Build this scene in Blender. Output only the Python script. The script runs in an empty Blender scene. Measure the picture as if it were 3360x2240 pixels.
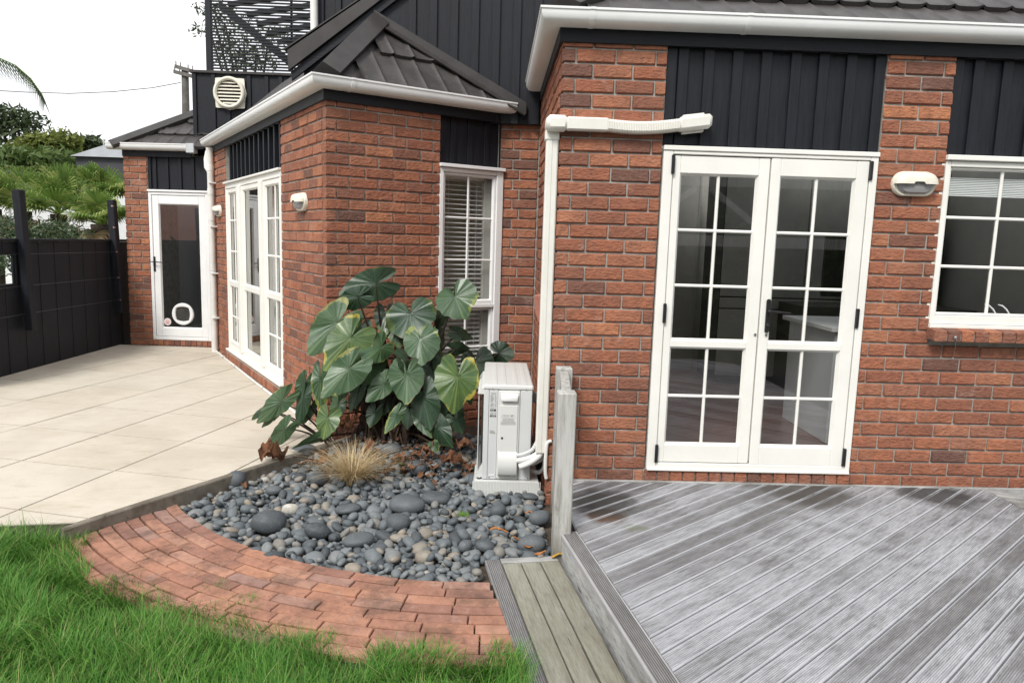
import bpy, bmesh, math, random
import numpy as np
from mathutils import Matrix, Vector
random.seed(7); rng = np.random.default_rng(11)
sc = bpy.context.scene
col = sc.collection
R_ = math.radians

# ------------------------------------------------------------------ camera
CR = Vector((0.99921517, -0.02620431, 0.02970487))
CU = Vector((-0.02588495, 0.13568316, 0.99041408))
CF = Vector((0.02998356, 0.99040568, -0.13489838))
CC = Vector((-0.38576, -4.48801, 1.41734))
FPX = 2375.0
cam = bpy.data.cameras.new('camera')
cam.sensor_width = 36.0; cam.sensor_fit = 'HORIZONTAL'; cam.lens = FPX / 3360 * 36
cam.clip_start = 0.05; cam.clip_end = 2000
camo = bpy.data.objects.new('camera', cam); col.objects.link(camo)
camo.matrix_world = Matrix(((CR.x, CU.x, -CF.x, CC.x), (CR.y, CU.y, -CF.y, CC.y), (CR.z, CU.z, -CF.z, CC.z), (0, 0, 0, 1)))
sc.camera = camo

# ------------------------------------------------------------------ world: bright overcast
SUN_EL, SUN_AZ = R_(47), R_(208)      # azimuth measured clockwise from +Y
wd = bpy.data.worlds.new('World'); sc.world = wd; wd.use_nodes = True
nt = wd.node_tree; nt.nodes.clear()
out = nt.nodes.new('ShaderNodeOutputWorld'); bg = nt.nodes.new('ShaderNodeBackground')
sky = nt.nodes.new('ShaderNodeTexSky'); sky.sky_type = 'NISHITA'; sky.sun_disc = False
sky.sun_elevation = SUN_EL; sky.sun_rotation = SUN_AZ; sky.air_density = 1.0; sky.dust_density = 2.0
hs = nt.nodes.new('ShaderNodeHueSaturation'); hs.inputs['Saturation'].default_value = 0.12
tc = nt.nodes.new('ShaderNodeTexCoord'); nz = nt.nodes.new('ShaderNodeTexNoise')
nz.inputs['Scale'].default_value = 2.2; nz.inputs['Detail'].default_value = 7; nz.inputs['Roughness'].default_value = .55
rp = nt.nodes.new('ShaderNodeValToRGB')
rp.color_ramp.elements[0].position = .40; rp.color_ramp.elements[0].color = (4.3, 4.45, 4.7, 1)
rp.color_ramp.elements[1].position = .68; rp.color_ramp.elements[1].color = (8.2, 8.2, 8.2, 1)
mx = nt.nodes.new('ShaderNodeMix'); mx.data_type = 'RGBA'; mx.inputs[0].default_value = .8
L = nt.links.new
L(tc.outputs['Generated'], nz.inputs['Vector']); L(nz.outputs['Fac'], rp.inputs[0])
L(sky.outputs[0], hs.inputs['Color']); L(hs.outputs[0], mx.inputs[6]); L(rp.outputs[0], mx.inputs[7])
L(mx.outputs[2], bg.inputs['Color']); L(bg.outputs[0], out.inputs['Surface'])
bg.inputs['Strength'].default_value = 0.10

sun = bpy.data.lights.new('sun', 'SUN'); sun.energy = 1.5; sun.angle = R_(16); sun.color = (1.0, .96, .9)
suno = bpy.data.objects.new('sun', sun); col.objects.link(suno)
sd = Vector((math.sin(SUN_AZ) * math.cos(SUN_EL), math.cos(SUN_AZ) * math.cos(SUN_EL), math.sin(SUN_EL)))
suno.rotation_euler = sd.to_track_quat('Z', 'Y').to_euler(); suno.location = (0, -6, 12)

vs = sc.view_settings
vs.view_transform = 'Standard'; vs.look = 'None'; vs.gamma = 1; vs.use_curve_mapping = False
vs.exposure = 1.08

# ------------------------------------------------------------------ helpers
def at(px, py, y):
    "the point on the plane y that the photograph shows at pixel (px, py)"
    d = CF + CR * ((px - 1680) / FPX) + CU * ((1120 - py) / FPX)
    return CC + d * ((y - CC.y) / d.y)
def at4(x, y, dep): return at(700 + x / 1.96, 750 + y / 1.96, dep)   # enlarged crop of the plant

class Fr:
    "a vertical wall face: s along it, d outwards, z up"
    def __init__(s, O, su, n, dz=0):
        s.O = Vector((O[0], O[1], 0)); s.su = Vector((su[0], su[1], 0)).normalized(); s.n = Vector((n[0], n[1], 0)).normalized(); s.dz = dz
        s.X = Vector((0, 0, 1)).cross(s.n)
    def p(s, a, d, z): 
        v = s.O + s.su * a + s.n * d; return (v.x, v.y, z + s.dz)
    def mat(s, a, d, z):
        v = s.p(a, d, z); X = s.X; Y = -s.n
        return Matrix(((X.x, Y.x, 0, v[0]), (X.y, Y.y, 0, v[1]), (0, 0, 1, v[2]), (0, 0, 0, 1)))

TH = 0.5339
U2 = Vector((math.cos(TH), math.sin(TH), 0)); W2 = Vector((-math.sin(TH), math.cos(TH), 0))
BC = Vector((-1.684, 1.2372, 0))
PHI = -0.0652
fA = Fr((0, 0), (1, 0), (0, -1))
fRet = Fr((0, 0), (0, 1), (-1, 0))
fBF = Fr(BC, U2, -W2)
fBL = Fr(BC, W2, -U2)
fB = Fr((-0.36, 2.068), (1, 0), (0, -1))
fC = Fr((-5.333, 5.52), (math.cos(PHI), math.sin(PHI)), (math.sin(PHI), -math.cos(PHI)), dz=-.04)

class MB:
    def __init__(s): s.v = []; s.f = []
    def add(s, v, f):
        o = len(s.v); s.v += [tuple(p) for p in v]; s.f += [tuple(i + o for i in q) for q in f]; return s
    def box(s, x0, x1, y0, y1, z0, z1):
        return s.add([(x, y, z) for x in (x0, x1) for y in (y0, y1) for z in (z0, z1)],
                     [(0, 1, 3, 2), (4, 6, 7, 5), (0, 4, 5, 1), (2, 3, 7, 6), (0, 2, 6, 4), (1, 5, 7, 3)])
    def cpts(s, f3, lo, hi, c):
        "chamfered box mapped through f3(a, b, c)"
        v = []; idx = {}
        for sx in (0, 1):
            for sy in (0, 1):
                for sz in (0, 1):
                    sg = (sx, sy, sz)
                    for a in range(3):
                        q = [(hi[i] if sg[i] else lo[i]) if i == a else ((hi[i] - c) if sg[i] else (lo[i] + c)) for i in range(3)]
                        idx[(sg, a)] = len(v); v.append(f3(*q))
        F = []
        for a in range(3):
            b, d = [i for i in range(3) if i != a]
            for sa in (0, 1):
                q = []
                for sb, sd_ in ((0, 0), (1, 0), (1, 1), (0, 1)):
                    g = [0, 0, 0]; g[a] = sa; g[b] = sb; g[d] = sd_; q.append(idx[(tuple(g), a)])
                F.append(tuple(q))
        for a in range(3):
            for b in range(a + 1, 3):
                d = 3 - a - b
                for sa in (0, 1):
                    for sb in (0, 1):
                        g0 = [0, 0, 0]; g0[a] = sa; g0[b] = sb; g1 = g0[:]; g1[d] = 1
                        g0 = tuple(g0); g1 = tuple(g1)
                        F.append((idx[(g0, a)], idx[(g1, a)], idx[(g1, b)], idx[(g0, b)]))
        for sx in (0, 1):
            for sy in (0, 1):
                for sz in (0, 1):
                    g = (sx, sy, sz); F.append((idx[(g, 0)], idx[(g, 1)], idx[(g, 2)]))
        return s.add(v, F)
    def cbox(s, x0, x1, y0, y1, z0, z1, c=.004):
        c = min(c, .3 * min(abs(x1 - x0), abs(y1 - y0), abs(z1 - z0)))
        return s.cpts(lambda x, y, z: (x, y, z), (x0, y0, z0), (x1, y1, z1), c)
    def fbox(s, fr, s0, s1, d0, d1, z0, z1, c=.003):
        c = min(c, .3 * min(abs(s1 - s0), abs(d1 - d0), abs(z1 - z0)))
        return s.cpts(fr.p, (s0, d0, z0), (s1, d1, z1), c)
    def mbox(s, M, x0, x1, y0, y1, z0, z1, c=.004):
        c = min(c, .3 * min(abs(x1 - x0), abs(y1 - y0), abs(z1 - z0)))
        return s.cpts(lambda x, y, z: tuple(M @ Vector((x, y, z))), (x0, y0, z0), (x1, y1, z1), c)
    def prism(s, poly, z0, z1):
        n = len(poly); v = [(x, y, z0) for x, y in poly] + [(x, y, z1) for x, y in poly]
        return s.add(v, [tuple(range(n))[::-1], tuple(range(n, 2 * n))] + [(i, (i + 1) % n, n + (i + 1) % n, n + i) for i in range(n)])
    def ext(s, pts, dirv):
        "closed solid: polygon of 3-D points swept by a vector"
        n = len(pts); d = Vector(dirv); v = [tuple(p) for p in pts] + [tuple(Vector(p) + d) for p in pts]
        return s.add(v, [tuple(range(n))[::-1], tuple(range(n, 2 * n))] + [(i, (i + 1) % n, n + (i + 1) % n, n + i) for i in range(n)])
    def tube(s, path, r, n=8, cap=True):
        path = [Vector(p) for p in path]; m = len(path)
        rr = r if isinstance(r, (list, tuple)) else [r] * m
        v = []; up = None
        for i, p in enumerate(path):
            t = (path[min(i + 1, m - 1)] - path[max(i - 1, 0)]).normalized()
            if up is None:
                up = t.cross(Vector((0, 0, 1)) if abs(t.z) < .9 else Vector((1, 0, 0))).normalized()
            up = (up - t * up.dot(t)).normalized(); b = t.cross(up)
            for k in range(n):
                a = 2 * math.pi * k / n; q = p + (up * math.cos(a) + b * math.sin(a)) * rr[i]; v.append(tuple(q))
        f = [(i * n + k, i * n + (k + 1) % n, (i + 1) * n + (k + 1) % n, (i + 1) * n + k) for i in range(m - 1) for k in range(n)]
        if cap: f += [tuple(range(n))[::-1], tuple((m - 1) * n + k for k in range(n))]
        return s.add(v, f)
    def sweep(s, path, ns, prof, z):
        "closed (d, z) profile swept along a plan polyline; ns = outward normal of each segment"
        m = len(path); v = []
        for i, p in enumerate(path):
            if i == 0: o = Vector(ns[0][:2])
            elif i == m - 1: o = Vector(ns[-1][:2])
            else:
                a, b = Vector(ns[i - 1][:2]), Vector(ns[i][:2]); o = (a + b) / (1 + a.dot(b))
            for d, zz in prof: v.append((p[0] + o.x * d, p[1] + o.y * d, z + zz))
        k = len(prof)
        f = [(i * k + j, i * k + (j + 1) % k, (i + 1) * k + (j + 1) % k, (i + 1) * k + j) for i in range(m - 1) for j in range(k)]
        f += [tuple(range(k))[::-1], tuple((m - 1) * k + j for j in range(k))]
        return s.add(v, f)
    def lathe(s, M, prof, n=20):
        "profile of (r, h) turned about the local z of M"
        v = []; m = len(prof)
        for r, h in prof:
            for k in range(n):
                a = 2 * math.pi * k / n; v.append(tuple(M @ Vector((r * math.cos(a), r * math.sin(a), h))))
        f = [(i * n + k, i * n + (k + 1) % n, (i + 1) * n + (k + 1) % n, (i + 1) * n + k) for i in range(m - 1) for k in range(n)]
        f += [tuple(range(n))[::-1], tuple((m - 1) * n + k for k in range(n))]
        return s.add(v, f)
    def mesh(s, name, smooth=0, recalc=True):
        me = bpy.data.meshes.new(name); me.from_pydata(s.v, [], s.f)
        if recalc:
            bm = bmesh.new(); bm.from_mesh(me); bmesh.ops.recalc_face_normals(bm, faces=bm.faces); bm.to_mesh(me); bm.free()
        if smooth:
            me.shade_smooth()
            if smooth < 180: me.set_sharp_from_angle(angle=R_(smooth))
        me.update(); return me
    def build(s, name, mat, parent=None, smooth=0, recalc=True, **pr):
        me = s.mesh(name, smooth, recalc); me.materials.append(mat)
        return link(name, me, parent, **pr)

def link(name, me, parent=None, M=None, **pr):
    o = bpy.data.objects.new(name, me); col.objects.link(o)
    if M is not None: o.matrix_world = M
    if parent is not None:
        o.parent = parent; o.matrix_parent_inverse = Matrix.Translation(-world_loc(parent))
    for k, v in pr.items(): o[k] = v
    return o
LOC = {}
def world_loc(o):
    return LOC.get(o.name, Vector((0, 0, 0)))
def thing(name, label, cat, loc=(0, 0, 0), group=None):
    o = bpy.data.objects.new(name, None); col.objects.link(o); o.location = loc; o.empty_display_size = .1
    LOC[o.name] = Vector(loc); o['label'] = label; o['category'] = cat
    if group: o['group'] = group
    return o
def tag(o, label, cat, group=None):
    o['label'] = label; o['category'] = cat
    if group: o['group'] = group
    return o

def npmesh(name, V, F, mat, parent=None, smooth=True, uv=None, **pr):
    "fast mesh from numpy arrays; F is a list of (k, idx array) groups"
    me = bpy.data.meshes.new(name)
    me.vertices.add(len(V)); me.vertices.foreach_set('co', np.ascontiguousarray(V, dtype=np.float32).ravel())
    li = np.concatenate([f.ravel() for f in F]); cnt = np.concatenate([np.full(len(f), f.shape[1]) for f in F])
    me.loops.add(len(li)); me.loops.foreach_set('vertex_index', li.astype(np.int32))
    me.polygons.add(len(cnt)); st = np.concatenate([[0], np.cumsum(cnt)[:-1]])
    me.polygons.foreach_set('loop_start', st.astype(np.int32))
    me.polygons.foreach_set('use_smooth', np.full(len(cnt), smooth))
    me.update(calc_edges=True); me.validate()
    me.materials.append(mat)
    return link(name, me, parent, **pr)

# ------------------------------------------------------------------ materials
def M_(name, base=(.5, .5, .5), rough=.6, spec=.5, metal=0):
    m = bpy.data.materials.new(name); m.use_nodes = True; b = m.node_tree.nodes['Principled BSDF']
    b.inputs['Base Color'].default_value = (*base, 1); b.inputs['Roughness'].default_value = rough
    b.inputs['Specular IOR Level'].default_value = spec; b.inputs['Metallic'].default_value = metal
    return m
class G:
    "tiny node-graph helper"
    def __init__(s, m): s.nt = m.node_tree; s.b = s.nt.nodes['Principled BSDF']
    def n(s, t, **kw):
        n = s.nt.nodes.new(t)
        for k, v in kw.items(): setattr(n, k, v)
        return n
    def l(s, a, b): s.nt.links.new(a, b)
    def pos(s, sc_=(1, 1, 1), obj=False, rot=(0, 0, 0)):
        if obj: o = s.n('ShaderNodeTexCoord').outputs['Object']
        else: o = s.n('ShaderNodeNewGeometry').outputs['Position']
        mp = s.n('ShaderNodeMapping'); mp.inputs['Scale'].default_value = sc_; mp.inputs['Rotation'].default_value = rot
        s.l(o, mp.inputs['Vector']); return mp.outputs[0]
    def noise(s, vec, scale, detail=4, rough=.55):
        n = s.n('ShaderNodeTexNoise'); n.inputs['Scale'].default_value = scale; n.inputs['Detail'].default_value = detail; n.inputs['Roughness'].default_value = rough
        s.l(vec, n.inputs['Vector']); return n.outputs['Fac']
    def ramp(s, fac, stops, interp='LINEAR'):
        r = s.n('ShaderNodeValToRGB'); r.color_ramp.interpolation = interp; el = r.color_ramp.elements
        while len(el) < len(stops): el.new(.5)
        for e, (p, c) in zip(el, stops):
            e.position = p; e.color = (*c, 1) if len(c) == 3 else c
        s.l(fac, r.inputs[0]); return r.outputs[0]
    def fr(s, fac, a, b):
        "smooth step of a value"
        n = s.n('ShaderNodeMapRange'); n.interpolation_type = 'SMOOTHSTEP'; n.inputs[1].default_value = a; n.inputs[2].default_value = b
        s.l(fac, n.inputs[0]); return n.outputs[0]
    def mix(s, fac, a, b, mode='MIX'):
        n = s.n('ShaderNodeMix', data_type='RGBA', blend_type=mode)
        for i, x in ((0, fac), (6, a), (7, b)):
            if hasattr(x, 'is_output'): s.l(x, n.inputs[i])
            elif i == 0: n.inputs[0].default_value = x
            else: n.inputs[i].default_value = (*x, 1)
        return n.outputs[2]
    def math(s, op, a, b=None):
        n = s.n('ShaderNodeMath', operation=op)
        for i, x in ((0, a), (1, b)):
            if x is None: continue
            if hasattr(x, 'is_output'): s.l(x, n.inputs[i])
            else: n.inputs[i].default_value = x
        return n.outputs[0]
    def col(s, c): s.l(c, s.b.inputs['Base Color'])
    def bump(s, h, dist=.002, st=1.0):
        n = s.n('ShaderNodeBump'); n.inputs['Distance'].default_value = dist; n.inputs['Strength'].default_value = st
        s.l(h, n.inputs['Height']); s.l(n.outputs[0], s.b.inputs['Normal'])
    def rough(s, fac, a, b):
        n = s.n('ShaderNodeMapRange'); n.inputs[3].default_value = a; n.inputs[4].default_value = b; s.l(fac, n.inputs[0]); s.l(n.outputs[0], s.b.inputs['Roughness'])
    def orand(s): return s.n('ShaderNodeObjectInfo').outputs['Random']
    def irand(s): return s.n('ShaderNodeNewGeometry').outputs['Random Per Island']

BRICK_STOPS = [(0, (.15, .082, .066)), (.06, (.21, .098, .070)), (.15, (.275, .112, .070)), (.38, (.33, .125, .073)), (.6, (.37, .145, .082)), (.78, (.41, .172, .100)), (.9, (.32, .142, .092)), (1, (.46, .19, .098))]
def brick_mat(name, island=False, stops=BRICK_STOPS, paver=False):
    m = M_(name, rough=.9, spec=.25); g = G(m)
    r = g.irand() if island else g.orand()
    c = g.ramp(r, stops)
    p = g.pos()
    n1 = g.noise(p, 22, 5, .6); n2 = g.noise(p, 150, 3, .6); n3 = g.noise(p, 5, 3)
    c = g.mix(g.math('MULTIPLY', g.fr(n3, .35, .7), .35), c, (.17, .085, .066)); c = g.mix(g.math('MULTIPLY', g.fr(n1, .42, .72), .6), c, g.mix(.55, c, (.09, .048, .04)))
    pits = g.fr(n2, .63, .72)
    c = g.mix(g.math('MULTIPLY', pits, .8), c, (.045, .03, .027))
    pale = g.fr(g.noise(p, 9, 6, .7), .56, .75)
    c = g.mix(g.math('MULTIPLY', pale, .34 if not paver else .5), c, (.46, .33, .28) if not paver else (.44, .31, .27))
    if paver:
        moss = g.fr(g.noise(p, 4.2, 7, .75), .47, .66)
        c = g.mix(g.math('MULTIPLY', moss, .55), c, (.07, .05, .04))
    if not paver:
        wx = g.fr(g.noise(g.pos((1.6, 1.6, .5)), 1.7, 6, .7), .46, .70); c = g.mix(g.math('MULTIPLY', wx, .26), c, (.125, .070, .052))
        wl = g.fr(g.noise(g.pos((1, 1, 1)), 3.1, 7, .75), .56, .70); c = g.mix(g.math('MULTIPLY', wl, .28), c, (.42, .30, .25))
    g.col(c)
    h = g.math('ADD', n1, g.math('MULTIPLY', n2, .35))
    h = g.math('ADD', h, g.math('MULTIPLY', g.noise(g.pos((1, 1, 2.2)), 34, 3, .5), 1.2)); g.bump(h, .009 if not paver else .003, 1.0)
    return m
m_brick = brick_mat('brick'); m_brickj = brick_mat('brick_far', True)
m_paver = brick_mat('clay_paver', False, [(0, (.28, .15, .115)), (.2, (.37, .185, .13)), (.45, (.42, .21, .14)), (.7, (.46, .25, .175)), (.88, (.33, .205, .17)), (1, (.50, .24, .14))], True)

def noisy(name, c1, c2, scale=8, rough=.7, bump=.001, stretch=(1, 1, 1), spec=.4, detail=5, lo=.35, hi=.65, metal=0, c3=None, s3=30):
    m = M_(name, c1, rough, spec, metal); g = G(m); p = g.pos(stretch)
    n = g.noise(p, scale, detail, .6); c = g.mix(g.fr(n, lo, hi), c1, c2)
    if c3: c = g.mix(g.fr(g.noise(p, s3, 3, .6), .6, .75), c, c3)
    g.col(c)
    if bump: g.bump(g.noise(p, scale * 5, 4, .6), bump, .7)
    return m
m_mortar = noisy('mortar', (.265, .25, .225), (.36, .345, .315), 14, .95, .003)
m_white = noisy('cream_paint', (.82, .815, .775), (.775, .77, .725), 3, .38, .0003)
m_whiteb = noisy('white_paint', (.82, .83, .83), (.77, .78, .79), 4, .36, .0003)
m_gutter = noisy('gutter_white', (.82, .83, .83), (.77, .78, .78), 3, .35, .0002)
m_pvc = noisy('white_plastic', (.74, .74, .72), (.66, .66, .63), 5, .42, .0003)
m_duct = noisy('cream_plastic', (.76, .75, .70), (.71, .70, .65), 6, .45, .0002)
m_cream = noisy('lamp_cream', (.76, .735, .64), (.70, .67, .57), 10, .4, .0002)
def timber_black(name, base=(.0042, .0054, .0088), hi=(.0092, .0115, .0180), axis=2):
    m = M_(name, base, .6, .35); g = G(m)
    st = [30, 30, 30]; st[axis] = 2.0
    p = g.pos(tuple(st)); n = g.noise(p, 2.0, 6, .65)
    c = g.mix(g.fr(n, .35, .7), base, hi)
    c = g.mix(g.math('MULTIPLY', g.fr(g.noise(g.pos(), 4, 4), .5, .75), .5), c, (hi[0] * 1.2, hi[1] * 1.2, hi[2] * 1.25)); g.col(c)
    g.bump(n, .003, .8); g.rough(n, .42, .7)
    return m
m_black = timber_black('black_stained_timber'); m_blackh = timber_black('black_stained_board', axis=0)
m_blackmetal = noisy('black_metal', (.012, .012, .013), (.02, .02, .022), 20, .4, .0002)
m_rooft = noisy('roof_metal', (.040, .036, .035), (.060, .055, .053), 5, .48, .0015, c3=(.12, .115, .11), s3=55)
m_rooffl = noisy('roof_flashing', (.032, .029, .028), (.046, .042, .041), 5, .45, .0004)
m_silver = M_('chrome', (.6, .6, .6), .25, .5, 1)
m_dark = M_('dark_void', (.01, .01, .01), .9)
def glass_mat(name, tint=(.93, .95, .94), base=.045):
    m = bpy.data.materials.new(name); m.use_nodes = True; n = m.node_tree; n.nodes.clear()
    o = n.nodes.new('ShaderNodeOutputMaterial'); t = n.nodes.new('ShaderNodeBsdfTransparent'); gl = n.nodes.new('ShaderNodeBsdfGlossy')
    t.inputs[0].default_value = (*tint, 1); gl.inputs['Roughness'].default_value = .01; gl.inputs['Color'].default_value = (1, 1, 1, 1)
    lw = n.nodes.new('ShaderNodeLayerWeight'); lw.inputs['Blend'].default_value = .5
    pw = n.nodes.new('ShaderNodeMath'); pw.operation = 'POWER'; pw.inputs[1].default_value = 4.2
    ma = n.nodes.new('ShaderNodeMath'); ma.operation = 'MULTIPLY_ADD'; ma.inputs[1].default_value = 1 - base; ma.inputs[2].default_value = base
    mx = n.nodes.new('ShaderNodeMixShader'); k = n.links.new
    k(lw.outputs['Facing'], pw.inputs[0]); k(pw.outputs[0], ma.inputs[0]); k(ma.outputs[0], mx.inputs[0])
    k(t.outputs[0], mx.inputs[1]); k(gl.outputs[0], mx.inputs[2]); k(mx.outputs[0], o.inputs[0])
    return m
m_glass = glass_mat('window_glass')
m_glassd = glass_mat('door_glass', (.88, .89, .88), .14)
# ================================================================== ground
ZP = -.125          # patio level
m_soil = noisy('soil', (.055, .042, .032), (.10, .08, .06), 9, .95, .01)
m_lawn = noisy('lawn_soil', (.045, .06, .022), (.075, .08, .035), 12, .95, .01)
g = MB(); S = 400
g.add([(-S, -S, -.33), (S, -S, -.33), (S, S, -.33), (-S, S, -.33)], [(0, 1, 2, 3)])
g.build('ground', noisy('far_ground', (.05, .07, .03), (.09, .09, .05), .8, .95, .0), kind='structure', recalc=False)

def clip_poly(poly, a, b):
    "keep what lies left of a->b"
    out = []
    for i in range(len(poly)):
        p, q = poly[i], poly[(i + 1) % len(poly)]
        sp = (b[0] - a[0]) * (p[1] - a[1]) - (b[1] - a[1]) * (p[0] - a[0])
        sq = (b[0] - a[0]) * (q[1] - a[1]) - (b[1] - a[1]) * (q[0] - a[0])
        if sp >= 0: out.append(p)
        if (sp >= 0) != (sq >= 0):
            t = sp / (sp - sq); out.append((p[0] + t * (q[0] - p[0]), p[1] + t * (q[1] - p[1])))
    return out
def clip_to(poly, hull):
    for i in range(len(hull)):
        if len(poly) < 3: return []
        poly = clip_poly(poly, hull[i], hull[(i + 1) % len(hull)])
    return poly
def area(p): return .5 * sum(p[i][0] * p[(i + 1) % len(p)][1] - p[(i + 1) % len(p)][0] * p[i][1] for i in range(len(p)))

# patio: sawn concrete, the squares are pieces
m_conc = M_('patio_concrete', (.5, .46, .39), .8, .3); g = G(m_conc); p = g.pos()
c = g.mix(g.fr(g.noise(p, 1.6, 6, .65), .35, .68), (.57, .52, .435), (.48, .43, .35))
c = g.mix(g.math('MULTIPLY', g.fr(g.noise(g.pos((1, 2.6, 1)), 5, 7, .72), .52, .70), .42), c, (.36, .295, .205))
c = g.mix(g.math('MULTIPLY', g.fr(g.noise(p, 60, 3, .6), .66, .75), .55), c, (.22, .19, .15))
g.col(g.mix(g.math('MULTIPLY', g.orand(), .22), c, (.55, .525, .47))); g.bump(g.noise(p, 45, 5, .6), .0015, .6)
m_joint = noisy('patio_joint', (.16, .14, .11), (.10, .09, .07), 30, .95, .002)
HULL = [(-5.47, -1.22), (-2.566, -.735), (-1.566, .955), (-1.69, 1.235), (-4.17, 5.43), (-5.47, 5.50)]
pt = MB(); pt.prism(HULL, -.34, ZP - .007); patio = pt.build('patio', m_joint, kind='structure')
ga = -0.2376; q = .722; o0 = Vector((-3.163, 1.70))
e1 = Vector((math.cos(ga), math.sin(ga))); e2 = Vector((-math.sin(ga), math.cos(ga)))
for i in range(-6, 8):
    for j in range(-7, 8):
        h = .0055
        cs = [(i * q + h, j * q + h), (i * q + q - h, j * q + h), (i * q + q - h, j * q + q - h), (i * q + h, j * q + q - h)]
        poly = clip_to([tuple(o0 + e1 * a + e2 * b) for a, b in cs], HULL)
        if len(poly) >= 3 and area(poly) > .004:
            b = MB(); b.prism(poly, ZP - .03, ZP + random.uniform(-.0012, .0012)); b.build('paving_slab', m_conc, patio)

# kerb along the patio edge
m_kerb = noisy('kerb_concrete', (.23, .205, .17), (.14, .12, .095), 9, .95, .004, c3=(.07, .06, .045), s3=22)
kd = Vector((.509, .861)); kn = Vector((.861, -.509)); k0 = Vector((-2.64, -.787))
pth = [k0 + kd * t for t in (0, .5, 1.0, 1.5, 2.0, 2.34)]
kb = MB(); kb.sweep([(p.x, p.y) for p in pth], [kn] * 5, [(.036, -.15), (.064, -.15), (.061, -.010), (.055, -.002), (.036, 0)], ZP - .004)
kb.build('kerb', m_kerb, kind='structure')

# brick path on a sand bed, laid in arcs
PC = Vector((-.389, 1.07)); R0 = 2.272; NR = 9; PW = .0765
m_sand = noisy('path_bed', (.05, .04, .03), (.022, .026, .014), 25, .97, .004)
arc = [R_(a) for a in np.linspace(-150.5, -86.5, 40)]
def kclip(poly):   # stay on the bed side of the kerb and left of the step
    poly = clip_poly(poly, (k0.x + kn.x * .066 + kd.x * 3, k0.y + kn.y * .066 + kd.y * 3), (k0.x + kn.x * .066 - kd.x * 2, k0.y + kn.y * .066 - kd.y * 2))
    if len(poly) > 2: poly = clip_poly(poly, (-.19, -2.2), (-.392, -.9))
    return poly
base = MB()
for a, b in zip(arc[:-1], arc[1:]):
    rr = [(R0 - .02, a), (R0 + NR * PW + .05, a), (R0 + NR * PW + .05, b), (R0 - .02, b)]
    pp = [(PC.x + r * math.cos(t), PC.y + r * math.sin(t)) for r, t in rr]
    base.add([(x, y, -.222) for x, y in pp], [(0, 1, 2, 3)])
path = base.build('brick_path', m_sand, kind='structure', recalc=False)
for r in range(NR):
    ra, rb = R0 + r * PW + .0050, R0 + (r + 1) * PW - .0050
    da = .226 / (ra + .04); a = R_(-151) + (r % 2) * da * .5 + random.uniform(-.15, .15) * da
    while a < R_(-86.3):
        a0, a1 = a + .0010, a + da - .0010; jr = random.uniform(-.0015, .0015)
        pts = [(ra + jr, a0), (rb + jr, a0), (rb + jr, (a0 + a1) / 2), (rb + jr, a1), (ra + jr, a1), (ra + jr, (a0 + a1) / 2)]
        pp = [(PC.x + x * math.cos(t), PC.y + x * math.sin(t)) for x, t in pts]
        if area(pp) < 0: pp = pp[::-1]
        pp = kclip(pp); a += da
        if len(pp) < 3 or abs(area(pp)) < .0015: continue
        n = len(pp); zt = -.197 + random.uniform(-.003, .003); tx, ty = random.uniform(-.015, .015), random.uniform(-.015, .015)
        cx = sum(x for x, y in pp) / n; cy = sum(y for x, y in pp) / n; V = []
        rc_, ac_ = math.hypot(cx - PC.x, cy - PC.y), math.atan2(cy - PC.y, cx - PC.x)
        for k_, (ins, dz) in enumerate(((0, -.05), (0, -.0045), (.0032, 0))):
            for x, y in pp:
                r_, t_ = math.hypot(x - PC.x, y - PC.y), math.atan2(y - PC.y, x - PC.x)
                r_ -= ins * (1 if r_ > rc_ else -1) + random.uniform(-.0006, .0006)
                if abs(t_ - ac_) > .3 * da: t_ -= ins / rc_ * (1 if t_ > ac_ else -1)
                V.append((PC.x + r_ * math.cos(t_), PC.y + r_ * math.sin(t_), zt + dz + tx * (x - cx) + ty * (y - cy)))
        F = [(k_ * n + i, k_ * n + (i + 1) % n, (k_ + 1) * n + (i + 1) % n, (k_ + 1) * n + i) for k_ in (0, 1) for i in range(n)] + [tuple(2 * n + i for i in range(n))]
        b = MB(); b.add(V, F); b.build('brick', m_paver, path)

# lawn soil
def lawnz(x, y):
    r = math.hypot(x - PC.x, y - PC.y); t = min(1, max(0, (r - 2.86) / .55)); s = t * t * (3 - 2 * t)
    e = min(1, max(0, (-x - 1.6) / 1.0))
    return -.226 + .085 * s * e + .015 * s
lw = MB(); V = []; F = []; n1_, n2_ = 44, 40
for i in range(n1_ + 1):
    for j in range(n2_ + 1):
        x = -6 + 5.95 * i / n1_; y = -4.4 + 3.75 * j / n2_; V.append((x, y, lawnz(x, y)))
for i in range(n1_):
    for j in range(n2_):
        a = i * (n2_ + 1) + j; x, y = V[a][0] + .07, V[a][1] + .05
        if math.hypot(x - PC.x, y - PC.y) > 2.88 and y < -.74 + (x + 2.6) * .175 + (.3 if x > -2.72 else 0): F.append((a, a + n2_ + 1, a + n2_ + 2, a + 1))
lw.add(V, F); lw.build('lawn', m_lawn, kind='structure', recalc=False)
bd = MB(); n = 30
def bedz(x, y):
    d2 = ((x + 1.1) / .8) ** 2 + ((y - 1.15) / .75) ** 2
    return -.243 + .11 * math.exp(-d2)
V = []; F = []
for i in range(n + 1):
    for j in range(n + 1):
        x = -2.75 + 2.80 * i / n; y = -1.25 + 3.4 * j / n; V.append((x, y, bedz(x, y) - .012))
for i in range(n):
    for j in range(n):
        a = i * (n + 1) + j
        x, y = V[a][0] + .05, V[a][1] + .06
        if (Vector((x, y)) - k0 - kn * .05).dot(kn) > -.06: F.append((a, a + n + 1, a + n + 2, a + 1))
bd.add(V, F); bd.build('garden_bed', m_soil, kind='structure', recalc=False)

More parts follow.
